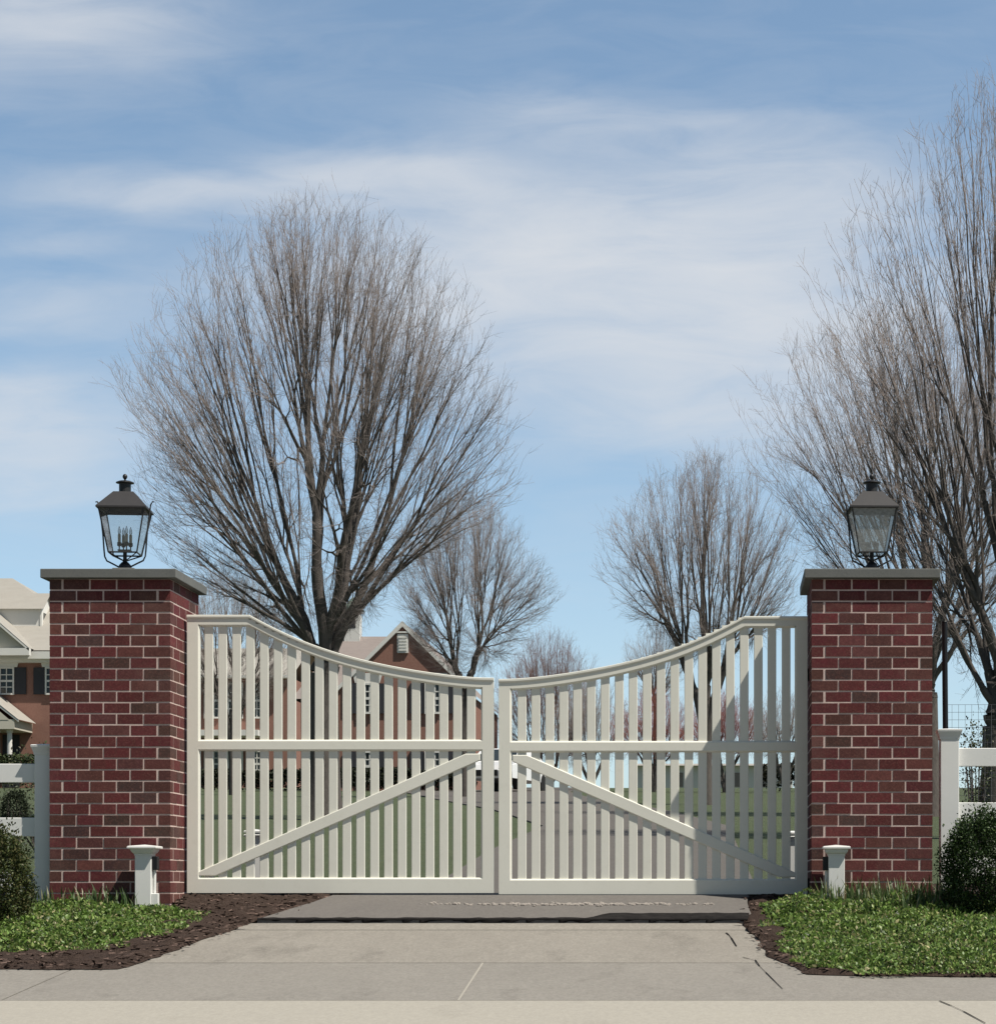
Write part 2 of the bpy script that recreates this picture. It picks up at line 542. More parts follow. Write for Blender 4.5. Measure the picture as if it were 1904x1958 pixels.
crack([(1388, 1786), (1393, 1790), (1398, 1796), (1404, 1806), (1408, 1812)], .005)
crack([(1444, 1838), (1452, 1850), (1464, 1862), (1478, 1876), (1496, 1894)], .003)
crack([(1796, 1917), (1818, 1926), (1842, 1937), (1862, 1948), (1884, 1960)], .004)
crack([(1420, 1833), (1432, 1836), (1446, 1840)], .004)
# driveway
YL = py2Y(1766)
y1_ = 17.42
strip('driveway', [(gp(492, 1766)[0], YL), (gp(555, 1746)[0], py2Y(1746)), (gp(598, 1733)[0], py2Y(1733)), (gp(645, 1716)[0], y1_)], [(gp(1440, 1766)[0], YL), (gp(1432, 1746)[0], py2Y(1746)), (gp(1428, 1733)[0], py2Y(1733)), (gp(1430, 1716)[0], y1_)], M['asphalt'], .03, .1)
strip('driveway', [(-3.0, y1_ + .005), (-2.5, 20), (-2.6, 25), (-2.7, 34), (-4.6, 45), (-7.5, 58), (-10.5, 74), (-12, 100)], [(.21, y1_ + .005), (.28, 20), (.2, 25), (.1, 34), (-1.2, 45), (-3.4, 58), (-5.0, 74), (-6, 100)], M['oldasphalt'], .012, .1, 1.0)
# black lip along the front of the asphalt drive, wider on the right
b = MB()
n = 60
rr = random.Random(3)
rows = []
for i in range(n + 1):
    px = 492 + (1432 - 492) * i / n
    e0 = 1765.5 + rr.uniform(-1, 1) * 1.1
    x0, y0 = gp(px, e0)
    w = min(1, max(0, (px - 1120) / 50))
    e1 = 1764 - w * 9 + rr.uniform(-1, 1) * .8
    row = [b.vert((x0, y0, zt(y0) + .0065))]
    row.append(b.vert((gp(px, 1766)[0], YL - .006, zt(YL) + .026)))
    for k in range(5):
        yy_ = YL - .004 + (py2Y(e1) + .004 - YL) * k / 4
        row.append(b.vert(((px - VX) / F * yy_, yy_, zt(yy_) + .0345)))
    rows.append(row)
for r0, r1 in zip(rows[:-1], rows[1:]):
    for k in range(6):
        b.face([r0[k], r1[k], r1[k + 1], r0[k + 1]])
tag(b.build('asphalt_patch', M['tar']), kind='structure')

# mulch beds (bare soil with chips) either side of the drive
def ragged(pts, amp, seed):
    rr = random.Random(seed)
    out = []
    for (x0, y0), (x1, y1) in zip(pts, pts[1:] + pts[:1]):
        L_ = math.hypot(x1 - x0, y1 - y0)
        k = max(1, int(L_ / .09)) if L_ < 3 else 1
        for i in range(k):
            t = i / k
            out.append((x0 + (x1 - x0) * t + (rr.uniform(-amp, amp) if i else 0), y0 + (y1 - y0) * t + (rr.uniform(-amp, amp) if i else 0)))
    return out


def bed(name, pts, lift):
    """triangulated ground polygon with a gently uneven surface"""
    bm = bmesh.new()
    vs = [bm.verts.new((x, y, 0)) for x, y in pts]
    bm.faces.new(vs)
    bmesh.ops.triangulate(bm, faces=bm.faces[:])
    for _ in range(9):
        long = [e for e in bm.edges if e.calc_length() > .20]
        if not long: break
        bmesh.ops.subdivide_edges(bm, edges=long, cuts=1)
        bmesh.ops.triangulate(bm, faces=bm.faces[:])
    rr = random.Random(5)
    bd = set(v for e in bm.edges if e.is_boundary for v in e.verts)
    for v in bm.verts:
        l = .009 if v in bd else lift + rr.uniform(-.012, .018)
        v.co.z = zt(v.co.y) + l
    b = MB(); b.addbm(bm)
    o = b.build(name, M['mulch'], smooth=True, fixn=True)
    for p in o.data.polygons:
        if p.normal.z < 0: p.flip()
    tag(o, kind='structure')
    return o


LB = [(-8, 14.28)] + [gp(x, y) for x, y in [(0, 1856), (120, 1857), (225, 1856), (265, 1845), (330, 1822), (400, 1795), (470, 1771), (505, 1758), (560, 1745), (603, 1732), (650, 1716)]] + [(-2.85, 18.0), (-2.5, 19.0), (-5, 19.0), (-8, 18.6)]
RB = [gp(x, y) for x, y in [(1436, 1714), (1428, 1733), (1432, 1752), (1420, 1772), (1442, 1790), (1466, 1832), (1505, 1846), (1542, 1866), (1650, 1869), (1904, 1871)]] + [(6, 13.87), (6, 18.6), (2, 19), (.3, 18.8)]
bed('mulch_bed', ragged(LB, .016, 1), .03)
bed('mulch_bed', ragged(RB, .02, 2), .03)

# ------------------------------------------------------------------ brick pillars
PW = .913
LIFT = .068
PZ0 = zt(17.0) - .25
PTOP = E + (VY - 1107) / (F / 17.0)


def brick_tint(r):
    k = r.random()
    if k < .13: c = (.078, .050, .046)
    elif k < .24: c = (.112, .048, .044)
    elif k < .4: c = (.145, .054, .050)
    else: c = (.136, .031, .036)
    v = r.uniform(.78, 1.18)
    return tuple(x * v * r.uniform(.93, 1.07) for x in c)


def pillar(xl, seed, label):
    r = random.Random(seed)
    x0, x1, y0, y1 = xl, xl + PW, 17.0, 17.0 + PW
    t = thing('brick_pillar', ((x0 + x1) / 2, (y0 + y1) / 2, zt(17.45)), label, 'pillar', 'brick gate pillars')
    b = MB()
    ch = .0849; m = .012; h = .100
    n = int((PTOP - PZ0) / ch) + 1
    Lb = (PW - h) / 4
    for c in range(n):
        z1 = PTOP - c * ch - m * .5; z0 = z1 - ch + m
        flip = c % 2 == 0
        for side in range(4):
            for i in range(4):
                a0 = i * Lb + m / 2; a1 = (i + 1) * Lb - m / 2
                if i == 0: a0 = 0
                if flip:  # bricks leave the header at the other end
                    a0, a1 = PW - a1, PW - a0
                b.cur = brick_tint(r)
                j = r.uniform(-.0018, .0018); jx = r.uniform(-.0015, .0015); jz = r.uniform(-.0012, .0012)
                a0j, a1j = a0 + (jx if i else 0), a1 + jx
                if side == 0: bx = (x0 + a0j, x0 + a1j, y0 - j, y0 + h - m)
                elif side == 1: bx = (x1 - h + m, x1 + j, y0 + a0j, y0 + a1j)
                elif side == 2: bx = (x1 - a1j, x1 - a0j, y1 - h + m, y1 + j)
                else: bx = (x0 - j, x0 + h - m, y1 - a1j, y1 - a0j)
                b.box(*bx, z0 + jz, z1 + jz)
    shaft = b.build('shaft', M['brick'], t)
    c = MB(); k = .0025
    c.box(x0 + k, x1 - k, y0 + k, y1 - k, PZ0, PTOP - .002)
    c.build('mortar', M['mortar'], shaft)
    o = .055
    c = MB()
    c.bbox(x0 - o, x1 + o, y0 - o, y1 + o, PTOP + .001, PTOP + .070, .004)
    cap = c.build('cap', M['stone'], t)
    c = MB(); xm, ym = (x0 + x1) / 2, (y0 + y1) / 2
    c.bbox(xm - .085, xm + .085, ym - .085, ym + .085, PTOP + .0705, PTOP + .070 + LIFT, .004)
    c.build('plinth', M['stone'], cap)
    return t


LPX = -5.095; RPX = .698
LPX = (325.8 - VX) / 253 - PW
RPX = (1551.5 - VX) / 253
pillar(LPX, 11, 'red brick gate pillar with slate cap to the left of the white gate')
pillar(RPX, 23, 'red brick gate pillar with slate cap to the right of the white gate')
CAPZ = PTOP + .070 + LIFT

# ------------------------------------------------------------------ lanterns
def lantern(cx, cy, rot, label, glass, bulbs):
    z = CAPZ
    t = thing('lantern', (cx, cy, z), label, 'lantern', 'lanterns on the gate pillars')
    b = MB()
    b.lathe([(.052, 0), (.052, .012), (.046, .03), (.028, .05), (.014, .062), (.015, .075), (.015, .145)], cx, cy, 16, z)
    b.build('base', M['metal'], t, smooth=False)
    zb, zt_ = z + .118, z + .455
    wb, wt = .108, .172
    fr = MB()
    S = ((-1, -1), (1, -1), (1, 1), (-1, 1))
    for i, (sx, sy) in enumerate(S):
        fr.tube([(cx + sx * wb, cy + sy * wb, zb), (cx + sx * wt, cy + sy * wt, zt_)], .0065, 4)
        nx, ny = S[(i + 1) % 4]
        fr.tube([(cx + sx * wb, cy + sy * wb, zb), (cx + nx * wb, cy + ny * wb, zb)], .0065, 4)
        fr.tube([(cx + sx * wt, cy + sy * wt, zt_), (cx + nx * wt, cy + ny * wt, zt_)], .008, 4)
        # struts from the stem to the bottom corners
        fr.tube([(cx, cy, z + .06), (cx + sx * wb, cy + sy * wb, zb)], .005, 4)
    # the spider plate
    fr.box(cx - .048, cx + .048, cy - .048, cy + .048, z + .138, z + .147)
    fr.build('frame', M['metal'], t)
    for i, (sx, sy) in enumerate(S):
        nx, ny = S[(i + 1) % 4]
        g_ = MB()
        k = .985
        g_.poly([(cx + sx * wb * k, cy + sy * wb * k, zb + .004), (cx + nx * wb * k, cy + ny * wb * k, zb + .004), (cx + nx * wt * k, cy + ny * wt * k, zt_ - .004), (cx + sx * wt * k, cy + sy * wt * k, zt_ - .004)])
        g_.build('pane', glass, t)
    # side arms from the base to the roof corners
    for s in (-1, 1):
        a = MB()
        pts = []
        raw = [(.045, .016), (.10, .045), (.142, .066), (.158, .10), (.163, .15), (.172, .28), (.186, .40), (.192, .45), (.199, .50), (.214, .525), (.228, .522)]
        for rx, rz in raw: pts.append((cx + s * rx, cy - .02 * s, z + rz))
        a.tube(pts, [.0065] * 9 + [.006, .005], 6)
        a.build('side_arm', M['metal'], t)
    rf = MB()
    we, wtp = .190, .076
    z1, z2 = z + .452, z + .592
    lo = [(cx + sx * we, cy + sy * we) for sx, sy in S]; hi = [(cx + sx * wtp, cy + sy * wtp) for sx, sy in S]
    for i in range(4):
        j = (i + 1) % 4
        rf.poly([(*lo[i], z1), (*lo[j], z1), (*lo[j], z1 + .012), (*lo[i], z1 + .012)])
        rf.poly([(*lo[i], z1 + .012), (*lo[j], z1 + .012), (*hi[j], z2), (*hi[i], z2)])
        # inside skin
        rf.poly([(cx + S[j][0] * (we - .006), cy + S[j][1] * (we - .006), z1), (cx + S[i][0] * (we - .006), cy + S[i][1] * (we - .006), z1), (hi[i][0], hi[i][1], z2 - .008), (hi[j][0], hi[j][1], z2 - .008)])
        rf.poly([(*lo[j], z1), (*lo[i], z1), (cx + S[i][0] * (we - .006), cy + S[i][1] * (we - .006), z1), (cx + S[j][0] * (we - .006), cy + S[j][1] * (we - .006), z1)])
    rf.poly([(*p, z2) for p in hi])
    rf.poly([(*p, z2 - .008) for p in reversed(hi)])
    rf.build('roof', M['lroof'], t)
    ch = MB()
    ch.lathe([(.046, .592), (.046, .662), (.052, .664), (.070, .668), (.069, .674), (.045, .684), (.012, .69)], cx, cy, 18, z)
    ch.build('chimney', M['metal'], t)
    fn = MB()
    fn.lathe([(.008, .688), (.007, .698), (.012, .702), (.0185, .714), (.0185, .724), (.013, .734), (.004, .74)], cx, cy, 12, z)
    fn.build('finial', M['metal'], t, smooth=True)
    for k in range(4):
        a = math.radians(45 + 90 * k - 20)
        px, py = cx + .044 * math.cos(a), cy + .044 * math.sin(a)
        s_ = MB()
        s_.lathe([(.005, .147), (.005, .172), (.016, .18), (.017, .205), (.012, .206)], px, py, 10, z)
        so_ = s_.build('socket', M['metal'], t)
        if bulbs:
            c = MB(); c.lathe([(.0115, .206), (.0115, .268)], px, py, 10, z); c.build('candle', M['candle'], so_)
            c = MB(); c.lathe([(.006, .268), (.0125, .285), (.010, .305), (.002, .33)], px, py, 10, z); c.build('bulb', M['bulb'], so_, smooth=True)
    t.rotation_euler = (0, 0, math.radians(rot))
    return t


lc = 17 + PW / 2
lantern((239 - VX) / F * lc, lc, 5, 'black lantern with four clear candle bulbs, on the left brick pillar', M['glass'], True)
lantern((1666.5 - VX) / F * lc, lc, 3, 'black lantern with cloudy panes and bare sockets, on the right brick pillar', M['milk'], False)

# ------------------------------------------------------------------ gate
GY = 17.435
SG = F / GY


def gx(px): return (px - VX) / SG
def gz(py): return E + (VY - py) / SG


TOPC = [(358, 1175.5), (476, 1176), (500, 1187), (530, 1203.5), (560, 1218), (605, 1235), (654, 1250.7), (700, 1262.6), (745, 1272.7), (792, 1281.5), (839, 1288.5), (890, 1293.5), (944, 1296.3)]


def gate(mirror):
    dz = -.010 if mirror else 0
    X0, X1 = (gx(357.5), gx(943.5)) if not mirror else (gx(1543.5), gx(953.5))

    def mx(px):   # picture x of the left leaf -> world x of this leaf
        u = (px - 357.5) / (943.5 - 357.5)
        return X0 + (X1 - X0) * u
    lab = 'white picket gate leaf hinged on the %s pillar, %s' % (('right', 'its hinge side in the pillar shadow') if mirror else ('left', 'fully in the sun'))
    t = thing('gate_leaf', (X0, GY + .03, gz(1710)), lab, 'gate', 'white double gate leaves')
    c = .012
    yF, yB = GY, GY + .044
    sgn = -1 if mirror else 1

    def add(mb, pts):
        mb.poly([(mx_, y, z + dz) for mx_, y, z in (pts if not mirror else pts[::-1])])
    # opening outlines (world)
    oL = mx(381.5) ; oR = mx(919.5)
    midT, midB = gz(1414.5), gz(1436)
    botT, botB = gz(1678.5), gz(1708)
    ttop = [(mx(x), gz(y)) for x, y in TOPC]
    capth = .024

    pk = np.polyfit([p[0] for p in TOPC[1:]], [p[1] for p in TOPC[1:]], 5)

    def topz(x):
        px = 357.5 + (x - X0) / (X1 - X0) * 586.0
        if px <= 476: return gz(1176)
        return gz(float(np.polyval(pk, min(px, 944))))
    railh = .087

    def tz(x): return topz(x) - railh           # underside of the top rail
    # stiles
    for side in (0, 1):
        xo = X0 if side == 0 else X1
        xi = oL if side == 0 else oR
        sg = 1 if side == 0 else -1            # towards the opening in un-mirrored sense
        sg *= sgn
        xj = xi - sg * c
        mb = MB()
        zb, ztp = botB, topz(xo) - capth
        mb.box(min(xo, xj), max(xo, xj), yF, yB, zb + dz, min(ztp, topz(xj) - capth) + dz)
        for (za, zb2) in ((botT, midB), (midT, tz(xi))):
            A1 = (xj, yF, za - c); B1 = (xj, yF, zb2 + c); B0 = (xi, yF + c, zb2); A0 = (xi, yF + c, za)
            Ab = (xi, yB, za); Bb = (xi, yB, zb2); Aj = (xj, yB, za); Bj = (xj, yB, zb2)
            for q in ((A1, A0, B0, B1), (A0, Ab, Bb, B0), (Ab, Aj, Bj, Bb)):
                mb.poly([(p[0], p[1], p[2] + dz) for p in q])
        mb.build('stile', M['gate'], t, fixn=False)
    # straight rails
    def rail(name, z1, z0, ct, cb):
        mb = MB()
        a, e = oL - sgn * c, oR + sgn * c
        f1, f0 = (z1 - c if ct else z1), (z0 + c if cb else z0)
        q = [[(a, yF, f0), (e, yF, f0), (e, yF, f1), (a, yF, f1)]]
        if ct: q += [[(a, yF, f1), (e, yF, f1), (oR, yF + c, z1), (oL, yF + c, z1)], [(oL, yF + c, z1), (oR, yF + c, z1), (oR, yB, z1), (oL, yB, z1)]]
        else: q += [[(a, yF, f1), (e, yF, f1), (e, yB, f1), (a, yB, f1)]]
        if cb: q += [[(oL, yF + c, z0), (oR, yF + c, z0), (e, yF, f0), (a, yF, f0)], [(oL, yB, z0), (oR, yB, z0), (oR, yF + c, z0), (oL, yF + c, z0)]]
        else: q += [[(a, yB, f0), (e, yB, f0), (e, yF, f0), (a, yF, f0)]]
        q += [[(a, yB, f1), (e, yB, f1), (e, yB, f0), (a, yB, f0)]]
        for k in q: mb.poly([(p[0], p[1], p[2] + dz) for p in k])
        mb.build(name, M['gate'], t)
    rail('middle_rail', midT, midB, True, True)
    rail('bottom_rail', botT, botB, True, False)
    # curved top rail
    xs = sorted(set([oL, oR] + [p[0] for p in ttop if False] + list(np.linspace(oL, oR, 36)) + [mx(476)]))
    mb = MB()
    ends = [xs[0] - c] + xs + [xs[-1] + c]
    for a, e in zip(ends[:-1], ends[1:]):
        def zc(x): return topz(min(max(x, xs[0]), xs[-1])) if (x < xs[0] or x > xs[-1]) else topz(x)
        ua, ue = topz(a) - .010, topz(e) - .010
        la, le = zc(a) - railh + c, zc(e) - railh + c
        qs = [[(a, yF, la), (e, yF, le), (e, yF, ue), (a, yF, ue)], [(a, yB, ua), (e, yB, ue), (e, yB, le - c), (a, yB, la - c)]]
        if a >= xs[0] and e <= xs[-1]:
            qs += [[(a, yF + c, la - c), (e, yF + c, le - c), (e, yF, le), (a, yF, la)], [(a, yB, la - c), (e, yB, le - c), (e, yF + c, le - c), (a, yF + c, la - c)]]
        for q in qs: mb.poly([(p[0], p[1], p[2] + dz) for p in q])
    mb.build('top_rail', M['gate'], t)
    # projecting cap along the top
    mb = MB()
    lo_, hi_ = min(X0, X1), max(X0, X1)
    xs2 = sorted(set([lo_, hi_] + [p[0] for p in ttop if False] + list(np.linspace(lo_, hi_, 40)) + [mx(476), mx(470), mx(482)]))
    rings = []
    for x in xs2:
        z = topz(x) + dz
        rings.append([mb.vert((x, y, zz)) for y, zz in ((yF - .004, z - capth - .004), (yF - .011, z - capth + .006), (yF - .011, z - .004), (yF - .006, z), (yB + .006, z), (yB + .011, z - .004), (yB + .011, z - capth + .006), (yB + .004, z - capth - .004))])
    for r0, r1 in zip(rings[:-1], rings[1:]):
        for i in range(8):
            j = (i + 1) % 8
            mb.face([r0[j], r0[i], r1[i], r1[j]])
    mb.face(rings[0]); mb.face(rings[-1][::-1])
    mb.build('top_cap', M['gate'], t, fixn=True)
    # pickets
    for i in range(20):
        a = 389.8 + 26.42 * i
        xa, xb = mx(a), mx(a + 16.7)
        xa, xb = min(xa, xb), max(xa, xb)
        mb = MB()
        zt1 = max(topz(xa), topz(xb)) - railh + .03
        pr = [(xa, yF + .020 + .003), (xa + .004, yF + .020), (xb - .004, yF + .020), (xb, yF + .020 + .003), (xb, yF + .037), (xa, yF + .037)]
        jx = random.uniform(-.0015, .0015)
        lo2 = [mb.vert((x + jx, y, botT - .02 + dz)) for x, y in pr]; hi2 = [mb.vert((x + jx, y, zt1 + dz)) for x, y in pr]
        for k in range(6):
            j = (k + 1) % 6
            mb.face([lo2[k], lo2[j], hi2[j], hi2[k]])
        mb.build('picket', M['gate'], t)
    # brace
    def zx(zx_, zy_): return (mx(352.05 + zx_ * .3143), gz(1126.6 + zy_ * .3143) + dz)
    P = [zx(84, 1720), zx(1712, 1001), zx(1800, 1001), zx(1800, 1042), zx(190, 1746), zx(84, 1746)]
    if not mirror: P = P[::-1]
    cen = Vector((sum(p[0] for p in P) / 6, sum(p[1] for p in P) / 6))
    bm = bmesh.new()
    y0, y1 = yF + .004, yF + .0195
    f0 = [bm.verts.new((x, y0, z)) for x, z in P]; f1 = [bm.verts.new((x, y1, z)) for x, z in P]
    ff = bm.faces.new(f0)
    bm.faces.new(f1[::-1])
    for i in range(6):
        j = (i + 1) % 6
        bm.faces.new([f0[j], f0[i], f1[i], f1[j]])
    bmesh.ops.bevel(bm, geom=[e for e in ff.edges], offset=.006, segments=1, affect='EDGES')
    mb = MB(); mb.addbm(bm)
    mb.build('brace', M['gate'], t, fixn=True)
    # hinges on the pillar side
    for zz in (gz(1290), gz(1692)):
        mb = MB()
        hx = X0 - sgn * .012
        mb.tube([(hx, GY + .02, zz - .05), (hx, GY + .02, zz + .05)], .011, 8)
        mb.box(min(hx, hx - sgn * .02), max(hx, hx - sgn * .02), GY + .012, GY + .03, zz - .02, zz + .02)
        mb.build('hinge', M['metal'], t)
    return t


gate(False)
gate(True)

# ------------------------------------------------------------------ white posts
def white_post(cx, cy, ztop, label, group, w=.121, capw=.215, box_side=0, cat='post', lowbox=True):
    zb = zt(cy) - .1
    t = thing('white_post', (cx, cy, zt(cy)), label, cat, group)
    h = w / 2
    b = MB(); b.bbox(cx - h, cx + h, cy - h, cy + h, zb, ztop - .06, .004); b.build('shaft', M['vinyl'], t)
    c = MB()
    prof = [(h + .003, -.082), (h + .004, -.07), (h + .014, -.062), (h + .022, -.05), (capw / 2 - .018, -.036), (capw / 2 - .012, -.030), (capw / 2, -.028), (capw / 2, -.016), (capw / 2 - .008, -.011), (.012, -.001), (.002, 0)]
    rings = [[c.vert((cx + sx * r, cy + sy * r, ztop + z)) for sx, sy in ((-1, -1), (1, -1), (1, 1), (-1, 1))] for r, z in prof]
    for r0, r1 in zip(rings[:-1], rings[1:]):
        for i in range(4):
            j = (i + 1) % 4
            c.face([r0[i], r0[j], r1[j], r1[i]])
    c.face(rings[0][::-1]); c.face(rings[-1])
    c.build('cap', M['vinyl'], t)
    if box_side:
        s = box_side
        a0, a1 = sorted((cx + s * h, cx + s * (h + .040)))
        k = MB(); k.bbox(a0, a1, cy - .035, cy + .035, ztop - .19, ztop - .088, .005); k.build('sensor', M['plasticblk'], t)
        p = MB(); xx = cx + s * (h + .014)
        p.tube([(xx, cy, zb), (xx, cy, ztop - .19)], .011, 8); p.build('conduit', M['vinyl'], t)
        if lowbox:
            a0, a1 = sorted((cx + s * h, cx + s * (h + .052)))
            q = MB(); q.bbox(a0, a1, cy - .05, cy - .012, ztop - .46, ztop - .365, .004); q.build('outlet_box', M['vinyl'], t)
    return t


YB = 16.84
SB = F / YB
white_post((277 - VX) / SB, YB, E + (VY - 1615.5) / SB, 'short white post with flat cap, black sensor and outlet box, before the left brick pillar', 'short white posts in front of the pillars', box_side=1)
white_post((1598.5 - VX) / SB, YB, E + (VY - 1616) / SB, 'short white post with flat cap and black sensor, before the right brick pillar', 'short white posts in front of the pillars', box_side=-1, capw=.205)
YR = 18.5; SR = F / YR
white_post((488.5 - VX) / SR, YR, E + (VY - 1586) / SR, 'short white post seen between the pickets behind the left gate leaf', 'short white posts behind the gate', w=.12, capw=.16)
white_post((1515 - VX) / SR, YR, E + (VY - 1589) / SR, 'short white post seen at the hinge end behind the right gate leaf', 'short white posts behind the gate', w=.12, capw=.16)

# ------------------------------------------------------------------ board fences
def fence(xpost, xdir, cy, ztop, rails, label, w=.14):
    t = thing('board_fence', (xpost, cy, zt(cy)), label, 'fence', 'white board fences beside the pillars')
    h = w / 2
    for k in range(3):
        cx = xpost + xdir * k * 2.4
        b = MB(); b.bbox(cx - h, cx + h, cy - h, cy + h, zt(cy) - .2, ztop - .06, .004)
        p = b.build('post', M['vinyl'], t)
        c = MB()
        prof = [(h + .004, -.085), (h + .006, -.07), (h + .012, -.05), (h + .022, -.026), (h + .024, -.012), (h + .016, -.008), (.01, 0)]
        rings = [[c.vert((cx + sx * r, cy + sy * r, ztop + z)) for sx, sy in ((-1, -1), (1, -1), (1, 1), (-1, 1))] for r, z in prof]
        for r0, r1 in zip(rings[:-1], rings[1:]):
            for i in range(4):
                j = (i + 1) % 4
                c.face([r0[i], r0[j], r1[j], r1[i]])
        c.face(rings[0][::-1]); c.face(rings[-1])
        c.build('post_cap', M['vinyl'], p)
    for z0, z1 in rails:
        for k in range(2):
            a0, a1 = sorted((xpost + xdir * (k * 2.4 + h), xpost + xdir * ((k + 1) * 2.4 - h)))
            b = MB(); b.bbox(a0, a1, cy - .02, cy + .02, z0, z1, .004)
            b.build('rail', M['vinyl'], t)
    return t


yf = 17.14; sf = F / yf
zz = lambda py: E + (VY - py) / sf
fence(LPX - .074, -1, yf, zz(1423), [(zz(1497), zz(1461)), (zz(1600), zz(1564)), (zz(1703), zz(1668))], 'white three board fence in the shade running left from the left pillar', w=.128)
fence((1814 - VX) / sf, 1, yf, zz(1393.5), [(zz(1466), zz(1431)), (zz(1571), zz(1535)), (zz(1676), zz(1640))], 'white three board fence in the sun running right from the right pillar')

# tall black post with deer wire
yw = 17.75; sw = F / yw
zw = lambda py: E + (VY - py) / sw
t = thing('wire_fence', ((1808 - VX) / sw, yw, zt(yw)), 'tall black post with thin wire mesh behind the right board fence', 'fence')
xb_ = (1808 - VX) / sw
b = MB(); b.tube([(xb_ + .01, yw, zt(yw) - .2), (xb_ - .01, yw, zw(1189))], .023, 10); b.tube([(xb_ - .01, yw, zw(1189)), (xb_ - .01, yw, zw(1188))], [.027, .024], 10)
b.build('post', M['plasticblk'], t)
b = MB()
ztopw = zw(1347)
for i in range(75):
    x = xb_ + i * .052
    b.tube([(x, yw + .03, zt(yw)), (x, yw + .03, ztopw)], .0016, 3)
for j in range(20):
    z = ztopw - j * .06
    b.tube([(xb_, yw + .033, z), (xb_ + 3.9, yw + .033, z + .004)], .0016, 3)
b.build('wire_mesh', M['wire'], t)

# ------------------------------------------------------------------ leaves
def leaf_mesh(points, sizes, dirs, tints, rng, fold=.35, aspect=.55):
    """points (n,3); builds folded 2-quad leaves -> (verts, faces, tint per face)"""
    n = len(points)
    d = dirs / np.linalg.norm(dirs, axis=1)[:, None]
    up = rng.normal(size=(n, 3)); up[:, 2] = np.abs(up[:, 2]) + .6
    a = np.cross(d, up); a /= np.linalg.norm(a, axis=1)[:, None] + 1e-9
    nrm = np.cross(a, d)
    s = sizes[:, None]
    p0 = points
    p1 = points + d * s * .5 + nrm * s * .05
    p2 = points + d * s - nrm * s * .08
    wl = points + d * s * .45 + a * s * aspect * .5 + nrm * s * fold * .3
    wr = points + d * s * .45 - a * s * aspect * .5 + nrm * s * fold * .3
    V = np.stack([p0, p1, p2, wl, wr], 1).reshape(-1, 3)
    base = np.arange(n) * 5
    F_ = np.stack([np.stack([base, base + 1, base + 3], 1), np.stack([base + 1, base + 2, base + 3], 1), np.stack([base, base + 4, base + 1], 1), np.stack([base + 1, base + 4, base + 2], 1)], 1).reshape(-1, 3)
    T = np.repeat(tints, 4, axis=0)
    return V, F_, T


def tri_object(name, V, Fc, T, material, parent=None):
    me = bpy.data.meshes.new(name)
    org = np.array(ORG[parent.name]) if parent is not None else np.zeros(3)
    me.vertices.add(len(V)); me.vertices.foreach_set('co', (V - org).astype(np.float32).ravel())
    k = Fc.shape[1]
    me.loops.add(len(Fc) * k); me.loops.foreach_set('vertex_index', Fc.astype(np.int32).ravel())
    me.polygons.add(len(Fc)); me.polygons.foreach_set('loop_start', np.arange(len(Fc), dtype=np.int32) * k)
    me.update(calc_edges=True)
    if T is not None:
        a = me.attributes.new('tint', 'FLOAT_COLOR', 'FACE')
        c = np.ones((len(Fc), 4), np.float32); c[:, :3] = T
        a.data.foreach_set('color', c.ravel())
    me.materials.append(material)
    o = bpy.data.objects.new(name, me)
    COL.objects.link(o)
    if parent is not None: o.parent = parent
    ORG[o.name] = Vector(org)
    return o


def inside(poly, x, y):
    c = np.zeros(len(x), bool)
    n = len(poly)
    j = n - 1
    for i in range(n):
        xi, yi = poly[i]; xj, yj = poly[j]
        k = ((yi > y) != (yj > y)) & (x < (xj - xi) * (y - yi) / (yj - yi + 1e-12) + xi)
        c ^= k
        j = i
    return c


def vnoise(x, y, seed, sc):
    r = np.random.default_rng(seed)
    g_ = r.random((64, 64))
    u = x * sc; v = y * sc
    i = np.floor(u).astype(int); j = np.floor(v).astype(int)
    fu = u - i; fv = v - j
    fu = fu * fu * (3 - 2 * fu); fv = fv * fv * (3 - 2 * fv)
    g0 = g_[i % 64, j % 64]; g1 = g_[(i + 1) % 64, j % 64]; g2 = g_[i % 64, (j + 1) % 64]; g3 = g_[(i + 1) % 64, (j + 1) % 64]
    return (g0 * (1 - fu) + g1 * fu) * (1 - fv) + (g2 * (1 - fu) + g3 * fu) * fv


